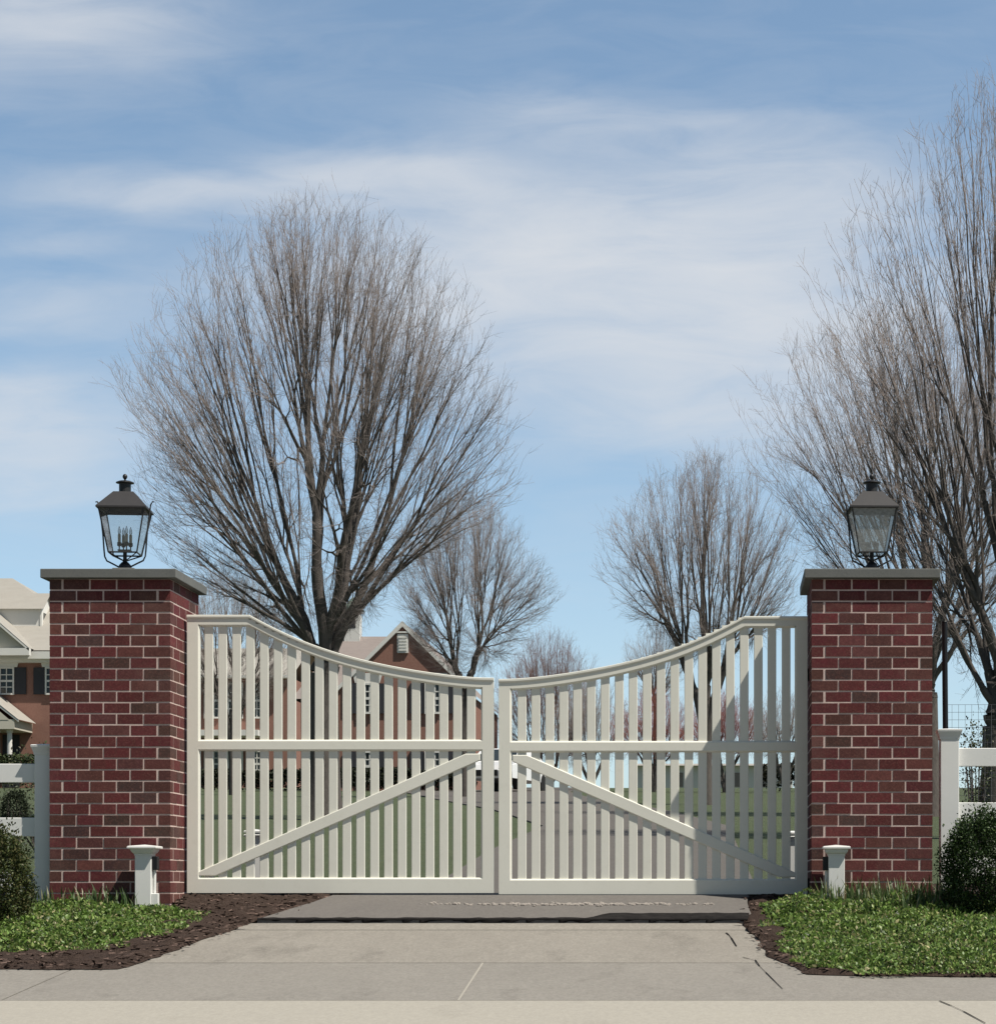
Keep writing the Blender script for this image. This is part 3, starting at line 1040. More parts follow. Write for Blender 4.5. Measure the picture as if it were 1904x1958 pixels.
def ground_cover(poly, seed, dens, label, height):
    rng = np.random.default_rng(seed)
    P = np.array(poly)
    x0, y0 = P.min(0); x1, y1 = P.max(0)
    n = int((x1 - x0) * (y1 - y0) * dens)
    x = rng.uniform(x0, x1, n); y = rng.uniform(y0, y1, n)
    wx = x + (vnoise(x, y, seed + 7, 7.0) - .5) * .22; wy = y + (vnoise(x, y, seed + 8, 7.0) - .5) * .22
    k = inside(poly, wx, wy) & (y < 16.98)
    x, y = x[k], y[k]
    nz = vnoise(x, y, seed, 6.0) * .6 + vnoise(x, y, seed + 1, 2.2) * .6
    # thin the edge
    edge = np.full(len(x), 9.0)
    for (ax, ay), (bx, by) in zip(poly, poly[1:] + poly[:1]):
        t_ = np.clip(((x - ax) * (bx - ax) + (y - ay) * (by - ay)) / ((bx - ax) ** 2 + (by - ay) ** 2), 0, 1)
        edge = np.minimum(edge, np.hypot(x - ax - t_ * (bx - ax), y - ay - t_ * (by - ay)))
    keep = rng.random(len(x)) < np.clip(.45 + edge / .18, 0, 1)
    x, y, nz, edge = x[keep], y[keep], nz[keep], edge[keep]
    n = len(x)
    h = height * np.clip(edge / .3, .25, 1) * (.15 + nz ** 1.5 * 1.15)
    z = np.array([zt(v) for v in y]) + .02 + h * rng.random(n) ** .6
    d = rng.normal(size=(n, 3)); d[:, 2] = np.abs(d[:, 2]) * .8 + .35
    s = rng.uniform(.012, .040, n) * (.8 + .5 * vnoise(x, y, seed + 4, 3.0))
    base = np.array([(.10, .17, .035), (.16, .25, .058), (.24, .30, .095), (.36, .33, .17), (.045, .075, .022)])
    w = rng.choice(5, n, p=[.32, .28, .16, .07, .17])
    T = base[w] * rng.uniform(.8, 1.5, (n, 1))
    V, Fc, T = leaf_mesh(np.stack([x, y, z], 1), s, d, T, rng)
    o = tri_object('ground_cover', V, Fc, T, M['leaf'])
    tag(o, label, 'ground cover', kind='stuff')


LGC = [(-9, 14.62)] + [gp(x, y) for x, y in [(0, 1832), (120, 1834), (200, 1825), (290, 1800), (360, 1778), (392, 1764), (375, 1750), (330, 1741)]] + [(-4.18, 16.97), (-5.1, 16.95), (-9, 16.9)]
RGC = [gp(x, y) for x, y in [(1452, 1748), (1462, 1768), (1490, 1800), (1505, 1832), (1545, 1862), (1650, 1870), (1904, 1873)]] + [(5.5, 14.0), (5.5, 16.9), (1.7, 16.95), (.72, 16.95), (.45, 17.0), (.35, 17.1)]
ground_cover(LGC, 4, 8200, 'low leafy green ground cover at the foot of the left pillar', .10)
ground_cover(RGC, 9, 7600, 'lush leafy green ground cover at the foot of the right pillar', .15)

# upright bulb leaves along the foot of the pillars
def blades(spans, seed, label):
    rng = np.random.default_rng(seed)
    b = MB()
    r = random.Random(seed)
    for x0, x1, y0, y1, n, hh in spans:
        for _ in range(n):
            x = r.uniform(x0, x1); y = r.uniform(y0, y1); z = zt(y) + .02
            h = hh * r.uniform(.5, 1.15); w = r.uniform(.004, .008)
            a = r.uniform(0, 6.28); lx, ly = math.cos(a) * h * r.uniform(.1, .5), math.sin(a) * h * r.uniform(.1, .5)
            px, py = -math.sin(a) * w, math.cos(a) * w
            c = r.choice([(.05, .10, .03), (.08, .14, .045), (.13, .18, .08), (.25, .25, .13)])
            b.cur = c
            v = [b.vert((x - px, y - py, z)), b.vert((x + px, y + py, z)), b.vert((x + lx * .4 - px, y + ly * .4 - py, z + h * .65)), b.vert((x + lx * .4 + px, y + ly * .4 + py, z + h * .65)), b.vert((x + lx, y + ly, z + h))]
            b.face([v[0], v[1], v[3], v[2]]); b.face([v[2], v[3], v[4]])
    o = b.build('bulb_leaves', M['leaf'])
    tag(o, label, 'bulb leaves', kind='stuff')


blades([(.72, 1.75, 16.55, 16.95, 420, .24), (.95, 1.75, 16.3, 16.7, 160, .2)], 3, 'upright narrow bulb leaves along the foot of the right pillar')
blades([(LPX - .1, LPX + .75, 16.6, 16.95, 200, .17)], 5, 'upright narrow bulb leaves along the foot of the left pillar')

# bark chips and pebbles
def chips():
    r = random.Random(8)
    b = MB()
    def chip(x, y, lift):
        z = zt(y) + lift + r.uniform(0, .015)
        l, w = r.uniform(.008, .03), r.uniform(.004, .009)
        a = r.uniform(0, 6.28); t_ = r.uniform(-.5, .5)
        dx, dy = math.cos(a) * l, math.sin(a) * l
        ex, ey = -math.sin(a) * w, math.cos(a) * w
        v = r.uniform(.5, 2.0)
        b.cur = (.075 * v, .052 * v, .043 * v)
        b.poly([(x - dx - ex, y - dy - ey, z), (x + dx - ex, y + dy - ey, z + l * t_), (x + dx + ex, y + dy + ey, z + l * t_ + .006), (x - dx + ex, y - dy + ey, z + .006)])
    for poly, n in ((LB, 9000), (RB, 5000)):
        P = [p for p in poly]
        xs = np.array([r.uniform(-6, 3) for _ in range(n * 3)]); ys = np.array([r.uniform(13.9, 18.9) for _ in range(n * 3)])
        k = inside(P, xs + np.array([r.gauss(0, .05) for _ in xs]), ys + np.array([r.gauss(0, .05) for _ in ys]))
        for x, y in list(zip(xs[k], ys[k]))[:n]: chip(x, y, .02)
    o = b.build('bark_chips', M['chip'])
    tag(o, 'loose brown bark chips over both planting beds beside the drive', 'bark chips', kind='stuff')
    b = MB()
    for _ in range(300):
        px = r.triangular(780, 1405, 1100)
        x, y = gp(px, 1738.5 + r.gauss(0, 1.0) + (abs(px - 1090) / 300) ** 2 * -1.2)
        s = r.uniform(.006, .017)
        bm = bmesh.new(); bmesh.ops.create_icosphere(bm, subdivisions=1, radius=s)
        for v in bm.verts: v.co = Vector((v.co.x * 1.3 * r.uniform(.8, 1.2) + x, v.co.y * r.uniform(.8, 1.2) + y, v.co.z * .7 + zt(y) + .03 + s * .3))
        b.addbm(bm)
    o = b.build('pebbles', M['pebble'])
    tag(o, 'line of small pale pebbles across the asphalt drive in front of the gate', 'pebbles', kind='stuff')


chips()

# ------------------------------------------------------------------ shrubs
def shrub(name, c, rad, n, seed, label, cat, mat_, cols, group=None, leaf=(.016, .028), shell=.55, flat=0.0):
    rng = np.random.default_rng(seed)
    t = thing(name, (c[0], c[1], zt(c[1])), label, cat, group)
    d = rng.normal(size=(n, 3)); d /= np.linalg.norm(d, axis=1)[:, None]
    r = rng.uniform(shell, 1.0, n) ** .6
    az = np.arctan2(d[:, 1], d[:, 0])
    bump = 1 + .10 * np.sin(az * 5 + seed) * np.cos(d[:, 2] * 7 + seed) + .07 * np.sin(az * 11 + d[:, 2] * 13) + .05 * rng.normal(size=n) * (r > .9)
    p = d * (r * bump)[:, None] * np.array(rad) + np.array(c)
    ok = p[:, 2] > zt(c[1]) + .02
    p, d = p[ok], d[ok]
    n = len(p)
    dr = d * .6 + rng.normal(size=(n, 3)) * .55; dr[:, 2] += .35
    cols = np.array(cols)
    T = cols[rng.integers(0, len(cols), n)] * rng.uniform(.7, 1.3, (n, 1))
    V, Fc, T = leaf_mesh(p, rng.uniform(*leaf, n), dr, T, rng)
    tri_object('foliage', V, Fc, T, mat_, t)
    b = MB()
    rr = random.Random(seed)
    for _ in range(14):
        a = rr.uniform(0, 6.28); k = rr.uniform(.2, .8); e = rr.uniform(-.2, .8)
        q = Vector((c[0] + rad[0] * k * math.cos(a), c[1] + rad[1] * k * math.sin(a), c[2] + rad[2] * e * .8))
        b.tube([(c[0] + rr.uniform(-.03, .03), c[1] + rr.uniform(-.03, .03), zt(c[1]) - .02), (c[0] * .6 + q.x * .4, c[1] * .6 + q.y * .4, (zt(c[1]) + q.z) / 2), q], [.012, .008, .003], 5)
    b.build('stem', M['bark'], t)
    return t


BX = [(.024, .05, .014), (.038, .072, .02), (.06, .10, .028), (.018, .034, .012)]
ys_ = 16.45; ss = F / ys_
shrub('boxwood_shrub', ((1893 - VX) / ss, ys_, E + (VY - 1668) / ss), (.36, .36, .46), 34000, 2, 'rounded dark green boxwood at the right edge beside the right pillar', 'shrub', M['box'], BX)
ys_ = 15.9; ss = F / ys_
shrub('evergreen_shrub', ((-14 - VX) / ss, ys_, E + (VY - 1705) / ss), (.27, .3, .46), 26000, 6, 'bronze tinged evergreen shrub at the left edge before the white fence', 'shrub', M['box'], [(.05, .07, .022), (.07, .085, .026), (.03, .045, .016), (.095, .09, .034)])
yv = 21.0; sv = F / yv
shrub('clipped_yew', ((28 - VX) / sv, yv, E + (VY - 1552) / sv), (.13, .13, .2), 5000, 8, 'small dark clipped yew seen between the boards of the left fence', 'shrub', M['yew'], [(.012, .018, .008), (.02, .028, .012)], leaf=(.012, .02))
yv = 19.0; sv = F / yv
shrub('garden_bush', ((1866 - VX) / sv, yv, E + (VY - 1470) / sv), (.16, .2, .42), 900, 12, 'sparse leafy bush sticking up behind the right board fence', 'shrub', M['box'], [(.04, .06, .025), (.08, .085, .04)], leaf=(.02, .035), shell=.2)
yv = 24.0; sv = F / yv
shrub('garden_bush', ((75 - VX) / sv, yv, E + (VY - 1560) / sv), (.5, .4, .75), 2600, 13, 'loose greenish bush seen behind the post of the left fence', 'shrub', M['box'], [(.05, .07, .025), (.085, .08, .04), (.03, .04, .02)], leaf=(.02, .045), shell=.25)

# ------------------------------------------------------------------ trees
class Tubes:
    def __init__(s): s.V = []; s.F = []; s.n = 0

    def add(s, pts, rad, k):
        P = np.asarray(pts, float); m = len(P)
        R = np.asarray(rad, float)
        D = np.empty_like(P)
        D[1:-1] = P[2:] - P[:-2]; D[0] = P[1] - P[0]; D[-1] = P[-1] - P[-2]
        D /= np.linalg.norm(D, axis=1)[:, None] + 1e-9
        ref = np.array([.35, .2, .1]) if abs(D[0, 2]) > .5 else np.array([.1, .2, .97])
        A = np.cross(D, ref); A /= np.linalg.norm(A, axis=1)[:, None] + 1e-9
        B = np.cross(D, A)
        th = np.arange(k) * 2 * np.pi / k
        ring = P[:, None, :] + R[:, None, None] * (A[:, None, :] * np.cos(th)[None, :, None] + B[:, None, :] * np.sin(th)[None, :, None])
        s.V.append(ring.reshape(-1, 3))
        i = np.arange(m - 1)[:, None] * k; j = np.arange(k)[None, :]; j2 = (j + 1) % k
        f = np.stack([i + j, i + k + j, i + k + j2, i + j2], -1).reshape(-1, 4) + s.n
        s.F.append(f); s.n += m * k

    def build(s, name, material, parent):
        o = tri_object(name, np.concatenate(s.V), np.concatenate(s.F), None, material, parent)
        o.data.polygons.foreach_set('use_smooth', np.ones(len(o.data.polygons), bool))
        return o


def tree(name, label, group, axis_px, Y, base_py, fork_py, prof, ntips, trunk_r, seed, lean=0.0, twig='twig', twigs=6, tw_len=.5, stems=1, upb=.26, tipr=None, depthk=.65, shell=.20, gap=2.2):
    """prof: list of (py, half-width left, half-width right) in picture units at distance Y"""
    rng = np.random.default_rng(seed)
    s = F / Y
    bx = (axis_px - VX) / s
    zbase = zt(Y) - .1
    fork = np.array([bx + lean, Y, E + (VY - fork_py) / s])
    t = thing(name, (bx, Y, zt(Y)), label, 'tree', group)
    cut = tw_len * .42 * s
    pr = sorted([(a[0] + cut * (1 if k == len(prof) - 1 else max(0, (len(prof) * .55 - (len(prof) - 1 - k)) / (len(prof) * .55))), a[1] * .97, a[2] * .97) for k, a in enumerate(prof)], key=lambda a: -a[0])
    zs = np.array([E + (VY - a[0]) / s for a in pr])
    RL = np.array([a[1] / s for a in pr]); RR = np.array([a[2] / s for a in pr])
    zg = np.linspace(zs[0], zs[-1], 120)
    gl, gr = np.interp(zg, zs, RL), np.interp(zg, zs, RR)
    Rm = np.maximum(gl, gr); Rmax = Rm.max()
    # lobes of the crown outline
    la = rng.uniform(0, 6.28, 6); lz = rng.uniform(1, 4, 6)
    tips = []
    tries = 0
    while len(tips) < ntips and tries < ntips * 400:
        tries += 1
        z = rng.uniform(zs[0], zs[-1]); az = rng.uniform(0, 2 * np.pi)
        c = math.cos(az); w = (1 + c) / 2
        a, b_ = np.interp(z, zg, gl), np.interp(z, zg, gr)
        R = a * (1 - w) + b_ * w
        h = (z - zs[0]) / (zs[-1] - zs[0])
        R *= 1 + .07 * math.sin(3 * az + la[0] + lz[0] * h * 3) + .06 * math.sin(5 * az + la[1] + 9 * h) + .04 * math.sin(9 * az + la[2] + 17 * h)
        if rng.random() > (R / (Rmax * 1.15)) ** 0.9: continue
        r = R * math.sqrt(rng.random())
        if h < .35 and r < .62 * R and rng.random() < .9: continue
        # depth below the skin
        above = zg[(gl * (1 - w) + gr * w) > r]
        zt_ = above.max() if len(above) else z
        dep = min(R - r, (zt_ - z) * .8)
        if rng.random() > math.exp(-dep / (shell * Rmax)) + .02: continue
        tips.append((bx + lean + r * c, Y + r * math.sin(az) * depthk, z))
    tips = np.array(tips)
    N = len(tips)
    rt = tipr or trunk_r / N ** .50
    big, small = Tubes(), Tubes()

    def rad(n): return rt * n ** .50

    def bez(p, d, q, e, k):
        L_ = np.linalg.norm(q - p)
        c1 = p + d * L_ * .38; c2 = q - e * L_ * .38
        u = np.linspace(0, 1, k)[:, None]
        return p * (1 - u) ** 3 + 3 * c1 * u * (1 - u) ** 2 + 3 * c2 * u * u * (1 - u) + q * u ** 3

    def twigspray(P, Lp):
        k = len(P)
        for _ in range(twigs):
            i = int(np.clip(k * (1 - rng.random() ** 1.6 * .75), 1, k - 1))
            u = rng.random()
            p = P[i - 1] * (1 - u) + P[i] * u
            d0 = P[i] - P[i - 1]; d0 /= np.linalg.norm(d0) + 1e-9
            d = d0 + rng.normal(size=3) * .42; d[2] += .14; d /= np.linalg.norm(d)
            L_ = tw_len * rng.uniform(.4, 1.15)
            e = d + np.array([0, 0, .22]) + rng.normal(size=3) * .2; e /= np.linalg.norm(e)
            q = p + (d + e) * L_ * .5
            small.add([p, p + d * L_ * .5, q], [.0026, .0019, .0011], 3)
            for _k in range(2):
                v = rng.uniform(.25, .8)
                pp = p + (q - p) * v
                dd = e + rng.normal(size=3) * .45; dd[2] += .15; dd /= np.linalg.norm(dd)
                small.add([pp, pp + dd * L_ * rng.uniform(.25, .6)], [.0017, .0010], 3)

    def rec(p, d, idx, lev):
        n = len(idx)
        T = tips[idx]; c = T.mean(0)
        v = c - p; L_ = np.linalg.norm(v) + 1e-6; vd = v / L_
        if n == 1:
            e = vd * .7 + np.array([0, 0, upb]) + rng.normal(size=3) * .12; e /= np.linalg.norm(e)
            P = bez(p, d, c, e, 6)
            P[1:-1] += rng.normal(size=(4, 3)) * .012 * L_
            small.add(P, np.linspace(rad(1) * .8, .0018, 6), 3)
            twigspray(P, L_)
            return
        f = n / N
        if lev < 3: tt = rng.uniform(.008, .05)
        elif f > .02: tt = rng.uniform(.08, .24)
        else: tt = rng.uniform(.16, .34)
        q = p + v * tt + rng.normal(size=3) * .011 * L_
        e = d * .45 + (c - q) / np.linalg.norm(c - q) * .65; e /= np.linalg.norm(e)
        k = 4 if n < 12 else 5
        P = bez(p, d, q, e, k)
        r0 = rad(n); r1 = rad(n) * .93
        tgt = big if n >= 3 else small
        tgt.add(P, np.linspace(r0, r1, k), 4 if n < 8 else (5 if n < 40 else 8))
        if n <= 4:   # a few twigs on the small limbs
            for _ in range(1): twigspray(P, L_)
        U = T - q; U /= np.linalg.norm(U, axis=1)[:, None]
        Uc = U - U.mean(0)
        if n > 2:
            w_, vv = np.linalg.eigh(Uc.T @ Uc)
            ax = vv[:, 2] + rng.normal(size=3) * .25
        else: ax = Uc[0]
        pj = Uc @ ax
        o = np.argsort(pj)
        m = int(np.clip(round(n * rng.uniform(.3, .7)), 1, n - 1))
        for part in (idx[o[:m]], idx[o[m:]]):
            cc = tips[part].mean(0) - q; cc /= np.linalg.norm(cc)
            nd = e * .55 + cc * .5; nd /= np.linalg.norm(nd)
            rec(q, nd, part, lev + 1)

    idx = np.arange(N)
    base = np.array([bx, Y, zbase])
    if stems == 1:
        P = bez(base, np.array([0, 0, 1.]), fork, np.array([0, 0, 1.]), 7)
        big.add(P, np.linspace(trunk_r * 1.25, trunk_r * .95, 7) * np.array([1.25, 1.03, 1, 1, 1, 1, 1]), 12)
        rec(fork, np.array([0, 0, 1.]), idx, 0)
    else:
        o = np.argsort(tips[:, 0] + tips[:, 1] * .3)
        for k, part in enumerate(np.array_split(o, stems)):
            fx = fork.copy(); fx[0] += (k - (stems - 1) / 2) * trunk_r * gap
            P = bez(base, np.array([0, 0, 1.]), fx, np.array([(k - (stems - 1) / 2) * .25, 0, 1.]), 6)
            rr_ = rad(len(part))
            big.add(P, np.linspace(rr_ * 1.35, rr_, 6), 9)
            rec(fx, np.array([(k - (stems - 1) / 2) * .3, 0, 1.]) / 1.05, part, 2)
    big.build('trunk', M['bark'], t)
    small.build('crown', M[twig], t)
    return t


G = 'bare trees beyond the gate'
tree('bare_tree', 'big bare vase-shaped tree behind the left gate leaf, tallest left of centre', G, 618, 38, 1540, 1288,
     [(1215, 60, 40), (1180, 140, 90), (1130, 230, 130), (1080, 285, 200), (1020, 320, 280), (950, 350, 365), (910, 365, 390), (850, 400, 375), (760, 425, 340), (720, 410, 322), (660, 355, 303), (600, 303, 305), (560, 287, 297), (490, 265, 248), (440, 197, 200), (400, 115, 150), (366, 45, 100)],
     1700, .25, 6, twigs=4, tw_len=.5)
tree('bare_tree', 'slim bare tree in front of the brick gable right of the big tree', G, 888, 60, 1530, 1290,
     [(1290, 20, 30), (1230, 100, 130), (1150, 140, 170), (1060, 140, 140), (995, 115, 105), (960, 80, 75), (925, 30, 35)], 620, .14, 5, stems=2, twigs=6, tw_len=.55)
tree('bare_tree', 'dense brownish bushy tree just right of the gate centre', G, 1050, 88, 1510, 1465,
     [(1460, 60, 60), (1400, 110, 85), (1330, 118, 95), (1290, 112, 95), (1255, 85, 82), (1220, 50, 52), (1195, 15, 15)], 800, .16, 7, twig='redtwig', twigs=5, tw_len=.6, stems=5, gap=1.6, shell=.5, depthk=.9)
tree('bare_tree', 'bare twin-stemmed tree above the sloping top of the right gate leaf', G, 1350, 50, 1540, 1330,
     [(1262, 30, 40), (1215, 110, 110), (1170, 165, 180), (1100, 195, 200), (1010, 198, 185), (970, 185, 165), (920, 125, 130), (880, 75, 85), (848, 20, 30)], 600, .17, 9, stems=3, gap=1.2, twigs=6, tw_len=.5)
tree('bare_tree', 'wide bare tree rising behind the right lantern', G, 1775, 40, 1560, 1335,
     [(1250, 80, 80), (1200, 170, 130), (1130, 245, 190), (1050, 285, 220), (950, 310, 250), (860, 335, 260), (780, 342, 260), (700, 335, 250), (650, 270, 230), (610, 200, 200), (570, 110, 130)],
     1050, .17, 13, twigs=5, tw_len=.5, shell=.34)
tree('bare_tree', 'tallest bare tree, cut off by the right edge of the picture', G, 1905, 29, 1600, 1405,
     [(1330, 40, 40), (1240, 110, 120), (1120, 210, 220), (1000, 280, 300), (850, 330, 330), (700, 362, 350), (560, 372, 350), (470, 368, 330), (390, 320, 300), (320, 265, 270), (240, 170, 200), (150, 75, 120), (105, 25, 60)],
     900, .19, 29, twigs=4, tw_len=.36, shell=.34)
tree('bare_tree', 'low pale bare tree between the left pillar and the big tree', G, 445, 66, 1520, 1360,
     [(1350, 40, 50), (1280, 120, 120), (1200, 140, 130), (1140, 120, 110), (1110, 80, 80), (1085, 25, 25)], 520, .15, 19, stems=3, gap=1.5, twigs=5, tw_len=.6, shell=.4)
tree('bare_tree', 'faint small bare tree low against the sky left of the twin-stemmed tree', G, 1255, 84, 1510, 1360,
     [(1330, 20, 30), (1280, 60, 70), (1240, 65, 80), (1205, 40, 50), (1180, 10, 10)], 160, .12, 21, twigs=5, tw_len=.7)
RB_ = [(1455, 35, 40), (1420, 85, 90), (1380, 98, 105), (1345, 70, 75), (1312, 20, 20)]
tree('bare_tree', 'grey bushy tree seen between the first pickets right of the gate gap', G, 1130, 80, 1510, 1465, [(1465, 40, 40), (1420, 70, 70), (1360, 80, 80), (1320, 60, 60), (1285, 15, 15)], 320, .11, 22, twigs=5, tw_len=.5, stems=4, gap=2.0, shell=.5, depthk=.9)
tree('bare_tree', 'reddish bare tree seen between the pickets at the middle of the right leaf', G, 1250, 76, 1510, 1465, RB_, 420, .10, 23, twig='redbush', twigs=5, tw_len=.45, stems=4, gap=2.0, shell=.5, depthk=.9)
tree('bare_tree', 'reddish bare tree seen between the pickets just left of the pillar shadow', G, 1385, 74, 1510, 1465, RB_, 380, .10, 27, twig='redbush', twigs=5, tw_len=.45, stems=4, gap=2.0, shell=.5, depthk=.9)
tree('bare_tree', 'dark twiggy tree seen between the pickets in the shaded end of the right leaf', G, 1500, 72, 1510, 1465, [(1455, 30, 40), (1420, 60, 90), (1380, 75, 105), (1345, 50, 75), (1312, 20, 20)], 320, .10, 25, twigs=5, tw_len=.45, stems=3, gap=2.0, shell=.5, depthk=.9)

# ------------------------------------------------------------------ houses
def quad(mb, a, b_, c, d): mb.poly([a, b_, c, d])


def window(parent, x0, x1, z0, z1, y, nx, ny, lintel=True, shutters=True):
    w = MB()
    tr = .07 * 1.0
    w.box(x0 - tr, x0, y - .10, y - .01, z0 - tr, z1 + tr)
    w.box(x1, x1 + tr, y - .10, y - .01, z0 - tr, z1 + tr)
    w.box(x0, x1, y - .10, y - .01, z1, z1 + tr)
    w.box(x0, x1, y - .13, y - .01, z0 - tr, z0)
    for i in range(1, nx):
        x = x0 + (x1 - x0) * i / nx
        w.box(x - .02, x + .02, y - .075, y - .05, z0, z1)
    for j in range(1, ny):
        z = z0 + (z1 - z0) * j / ny
        k = .045 if j == ny // 2 else .02
        w.box(x0, x1, y - .08, y - .047, z - k, z + k)
    if lintel:
        w.poly([(x0 - .2, y - .06, z1 + tr), (x1 + .2, y - .06, z1 + tr), (x1 + .3, y - .06, z1 + tr + .35), (x0 - .3, y - .06, z1 + tr + .35)])
    o = w.build('window', M['trim'], parent)
    p = MB(); p.poly([(x0, y - .04, z0), (x1, y - .04, z0), (x1, y - .04, z1), (x0, y - .04, z1)])
    p.build('pane', M['winglass'], o)
    if shutters:
        for s in (-1, 1):
            a0, a1 = (x0 - tr - .52, x0 - tr - .03) if s < 0 else (x1 + tr + .03, x1 + tr + .52)
            q = MB(); q.box(a0, a1, y - .07, y - .01, z0 - .05, z1 + .05)
            q.build('shutter', M['shutter'], parent)
    return o


def left_house():
    Y = 100.0; s = F / Y
    X = lambda px: (px - VX) / s
    Z = lambda py: E + (VY - py) / s
    t = thing('brick_house', (X(40), Y, zt(Y)), 'large brick house with pale roof and white porch, left of the left pillar', 'house')
    b = MB()
    b.box(X(-330), X(212), Y, Y + 10, zt(Y) - 1, Z(1262))
    b.box(X(212.5), X(545), Y + 1, Y + 9, zt(Y) - 1, Z(1290))
    wall = b.build('wall', M['hbrick'], t)
    r = MB()
    Xd = lambda px, y: (px - VX) / F * y
    Zd = lambda py, y: E + (VY - py) / F * y
    ya, yb, ym = Y - .5, Y + 10.5, Y + 5
    zr, ze = Zd(1106, ym), Z(1246)
    xr0, xr1 = Xd(-250, ym), Xd(24, ym)
    xa, xb = X(-350), X(225)
    r.poly([(xa, ya, ze), (xb, ya, ze), (xr1, ym, zr), (xr0, ym, zr)])
    r.poly([(xb, ya, ze), (xb, yb, ze), (xr1, ym, zr)])
    r.poly([(xb, yb, ze), (xa, yb, ze), (xr0, ym, zr), (xr1, ym, zr)])
    r.poly([(xa, yb, ze), (xa, ya, ze), (xr0, ym, zr)])
    # wing roof
    zr2, ze2 = Zd(1240, Y + 5), Z(1290)
    r.poly([(X(225.5), Y + .5, ze2), (X(555), Y + .5, ze2), (X(555), Y + 5, zr2), (X(225.5), Y + 5, zr2)])
    r.poly([(X(555), Y + 9.5, ze2), (X(225.5), Y + 9.5, ze2), (X(225.5), Y + 5, zr2), (X(555), Y + 5, zr2)])
    roof = r.build('roof', M['shingle'], t)
    # cornice
    c = MB()
    c.box(X(-352), X(226), Y - .55, Y - .002, Z(1262), Z(1248))
    c.box(X(-340), X(218), Y - .3, Y - .002, Z(1268), Z(1262.1))
    c.box(X(227), X(550), Y + .45, Y + .998, Z(1294), Z(1289))
    c.box(X(380), X(500), Y - .8, Y + .998, Z(1409), Z(1398))
    c.build('cornice', M['trim'], t)
    # upper pediment
    p = MB()
    pk, ey = Z(1112), Z(1244)
    xc, hw = X(-88), X(62) - X(-88)
    p.poly([(xc - hw, Y - .9, ey), (xc + hw, Y - .9, ey), (xc, Y - .9, pk)])
    pe = p.build('pediment', M['stucco'], t)
    p = MB(); pr_ = MB()
    for sg in (-1, 1):
        a = Vector((xc + sg * (hw + .2), ey - .02)); q = Vector((xc, pk + .1))
        d = (q - a).normalized(); nrm = Vector((-d.y, d.x)) * (.26 if sg < 0 else -.26)
        for (ya_, th) in ((Y - 1.15, 1.0), (Y - 1.0, .0)):
            if th:
                p.poly([(a.x, ya_, a.y), (q.x, ya_, q.y), (q.x, ya_, q.y - .17), (a.x, ya_, a.y - .12)])
        pr_.poly([(a.x, Y - 1.16, a.y + .015), (q.x, Y - 1.16, q.y + .015), (q.x, Y + 4.8, q.y + .02), (a.x, Y - .4, a.y + .02)])
    p.box(xc - hw - .2, xc + hw + .2, Y - 1.15, Y - .85, Z(1258), Z(1244.5))
    p.build('rake_trim', M['trim'], pe)
    pr_.build('pediment_roof', M['shingle'], pe)
    # dormer on the hip, its window turned to the right
    yd0, yd1 = Y + 1.3, Y + 3.2
    xL, xR = Xd(46, yd0) - 1.4, Xd(77, yd0)
    z0_, z1_, zp_ = Zd(1246, yd0) - .6, Zd(1163, yd0), Zd(1138, (yd0 + yd1) / 2)
    yc = (yd0 + yd1) / 2
    dm = MB()
    dm.poly([(xL, yd0, z0_), (xR, yd0, z0_), (xR, yd0, z1_), (xL, yd0, z1_)])
    dm.poly([(xR, yd0, z0_), (xR, yd1, z0_), (xR, yd1, z1_), (xR, yc, zp_), (xR, yd0, z1_)])
    dm.poly([(xR, yd1, z0_), (xL, yd1, z0_), (xL, yd1, z1_), (xR, yd1, z1_)])
    dm.box(xR + .002, xR + .08, yd0 - .04, yd0 + .16, z0_ + .5, z1_)
    dm.box(xR + .002, xR + .08, yd1 - .16, yd1 + .04, z0_ + .5, z1_)
    d_ = dm.build('dormer', M['trim'], t)
    dm = MB()
    e_ = .2
    dm.poly([(xL, yd0 - e_, z1_ - .05), (xR + .2, yd0 - e_, z1_ - .05), (xR + .2, yc, zp_ + .08), (xL, yc, zp_ + .08)])
    dm.poly([(xR + .2, yd1 + e_, z1_ - .05), (xL, yd1 + e_, z1_ - .05), (xL, yc, zp_ + .08), (xR + .2, yc, zp_ + .08)])
    dm.build('dormer_roof', M['shingle'], d_)
    dm = MB(); dm.poly([(xR + .01, yd0 + .45, z0_ + .9), (xR + .01, yd1 - .45, z0_ + .9), (xR + .01, yd1 - .45, z1_ - .15), (xR + .01, yd0 + .45, z1_ - .15)])
    dm.build('dormer_pane', M['winglass'], d_)
    # windows
    window(t, X(-22), X(25), Z(1326), Z(1279), Y, 4, 4)
    window(t, X(90), X(135), Z(1326), Z(1279), Y, 4, 4)
    for px in (395, 440, 486):
        window(t, X(px - 11), X(px + 13), Z(1482), Z(1436), Y + 1, 3, 4, False, False)
        window(t, X(px - 11), X(px + 13), Z(1368), Z(1305), Y + 1, 3, 4, False, False)
    # entrance porch
    pc = MB()
    xc, hw = X(-75), X(62) - X(-75)
    ey, pk = Z(1385), Z(1275)
    pc.box(xc - hw, xc + hw, Y - 2.57, Y - .01, Z(1402), Z(1384))
    pc.poly([(xc - hw + .2, Y - 2.585, ey), (xc + hw - .2, Y - 2.585, ey), (xc, Y - 2.585, pk)])
    po = pc.build('porch', M['stucco'], t)
    pc = MB(); pr_ = MB()
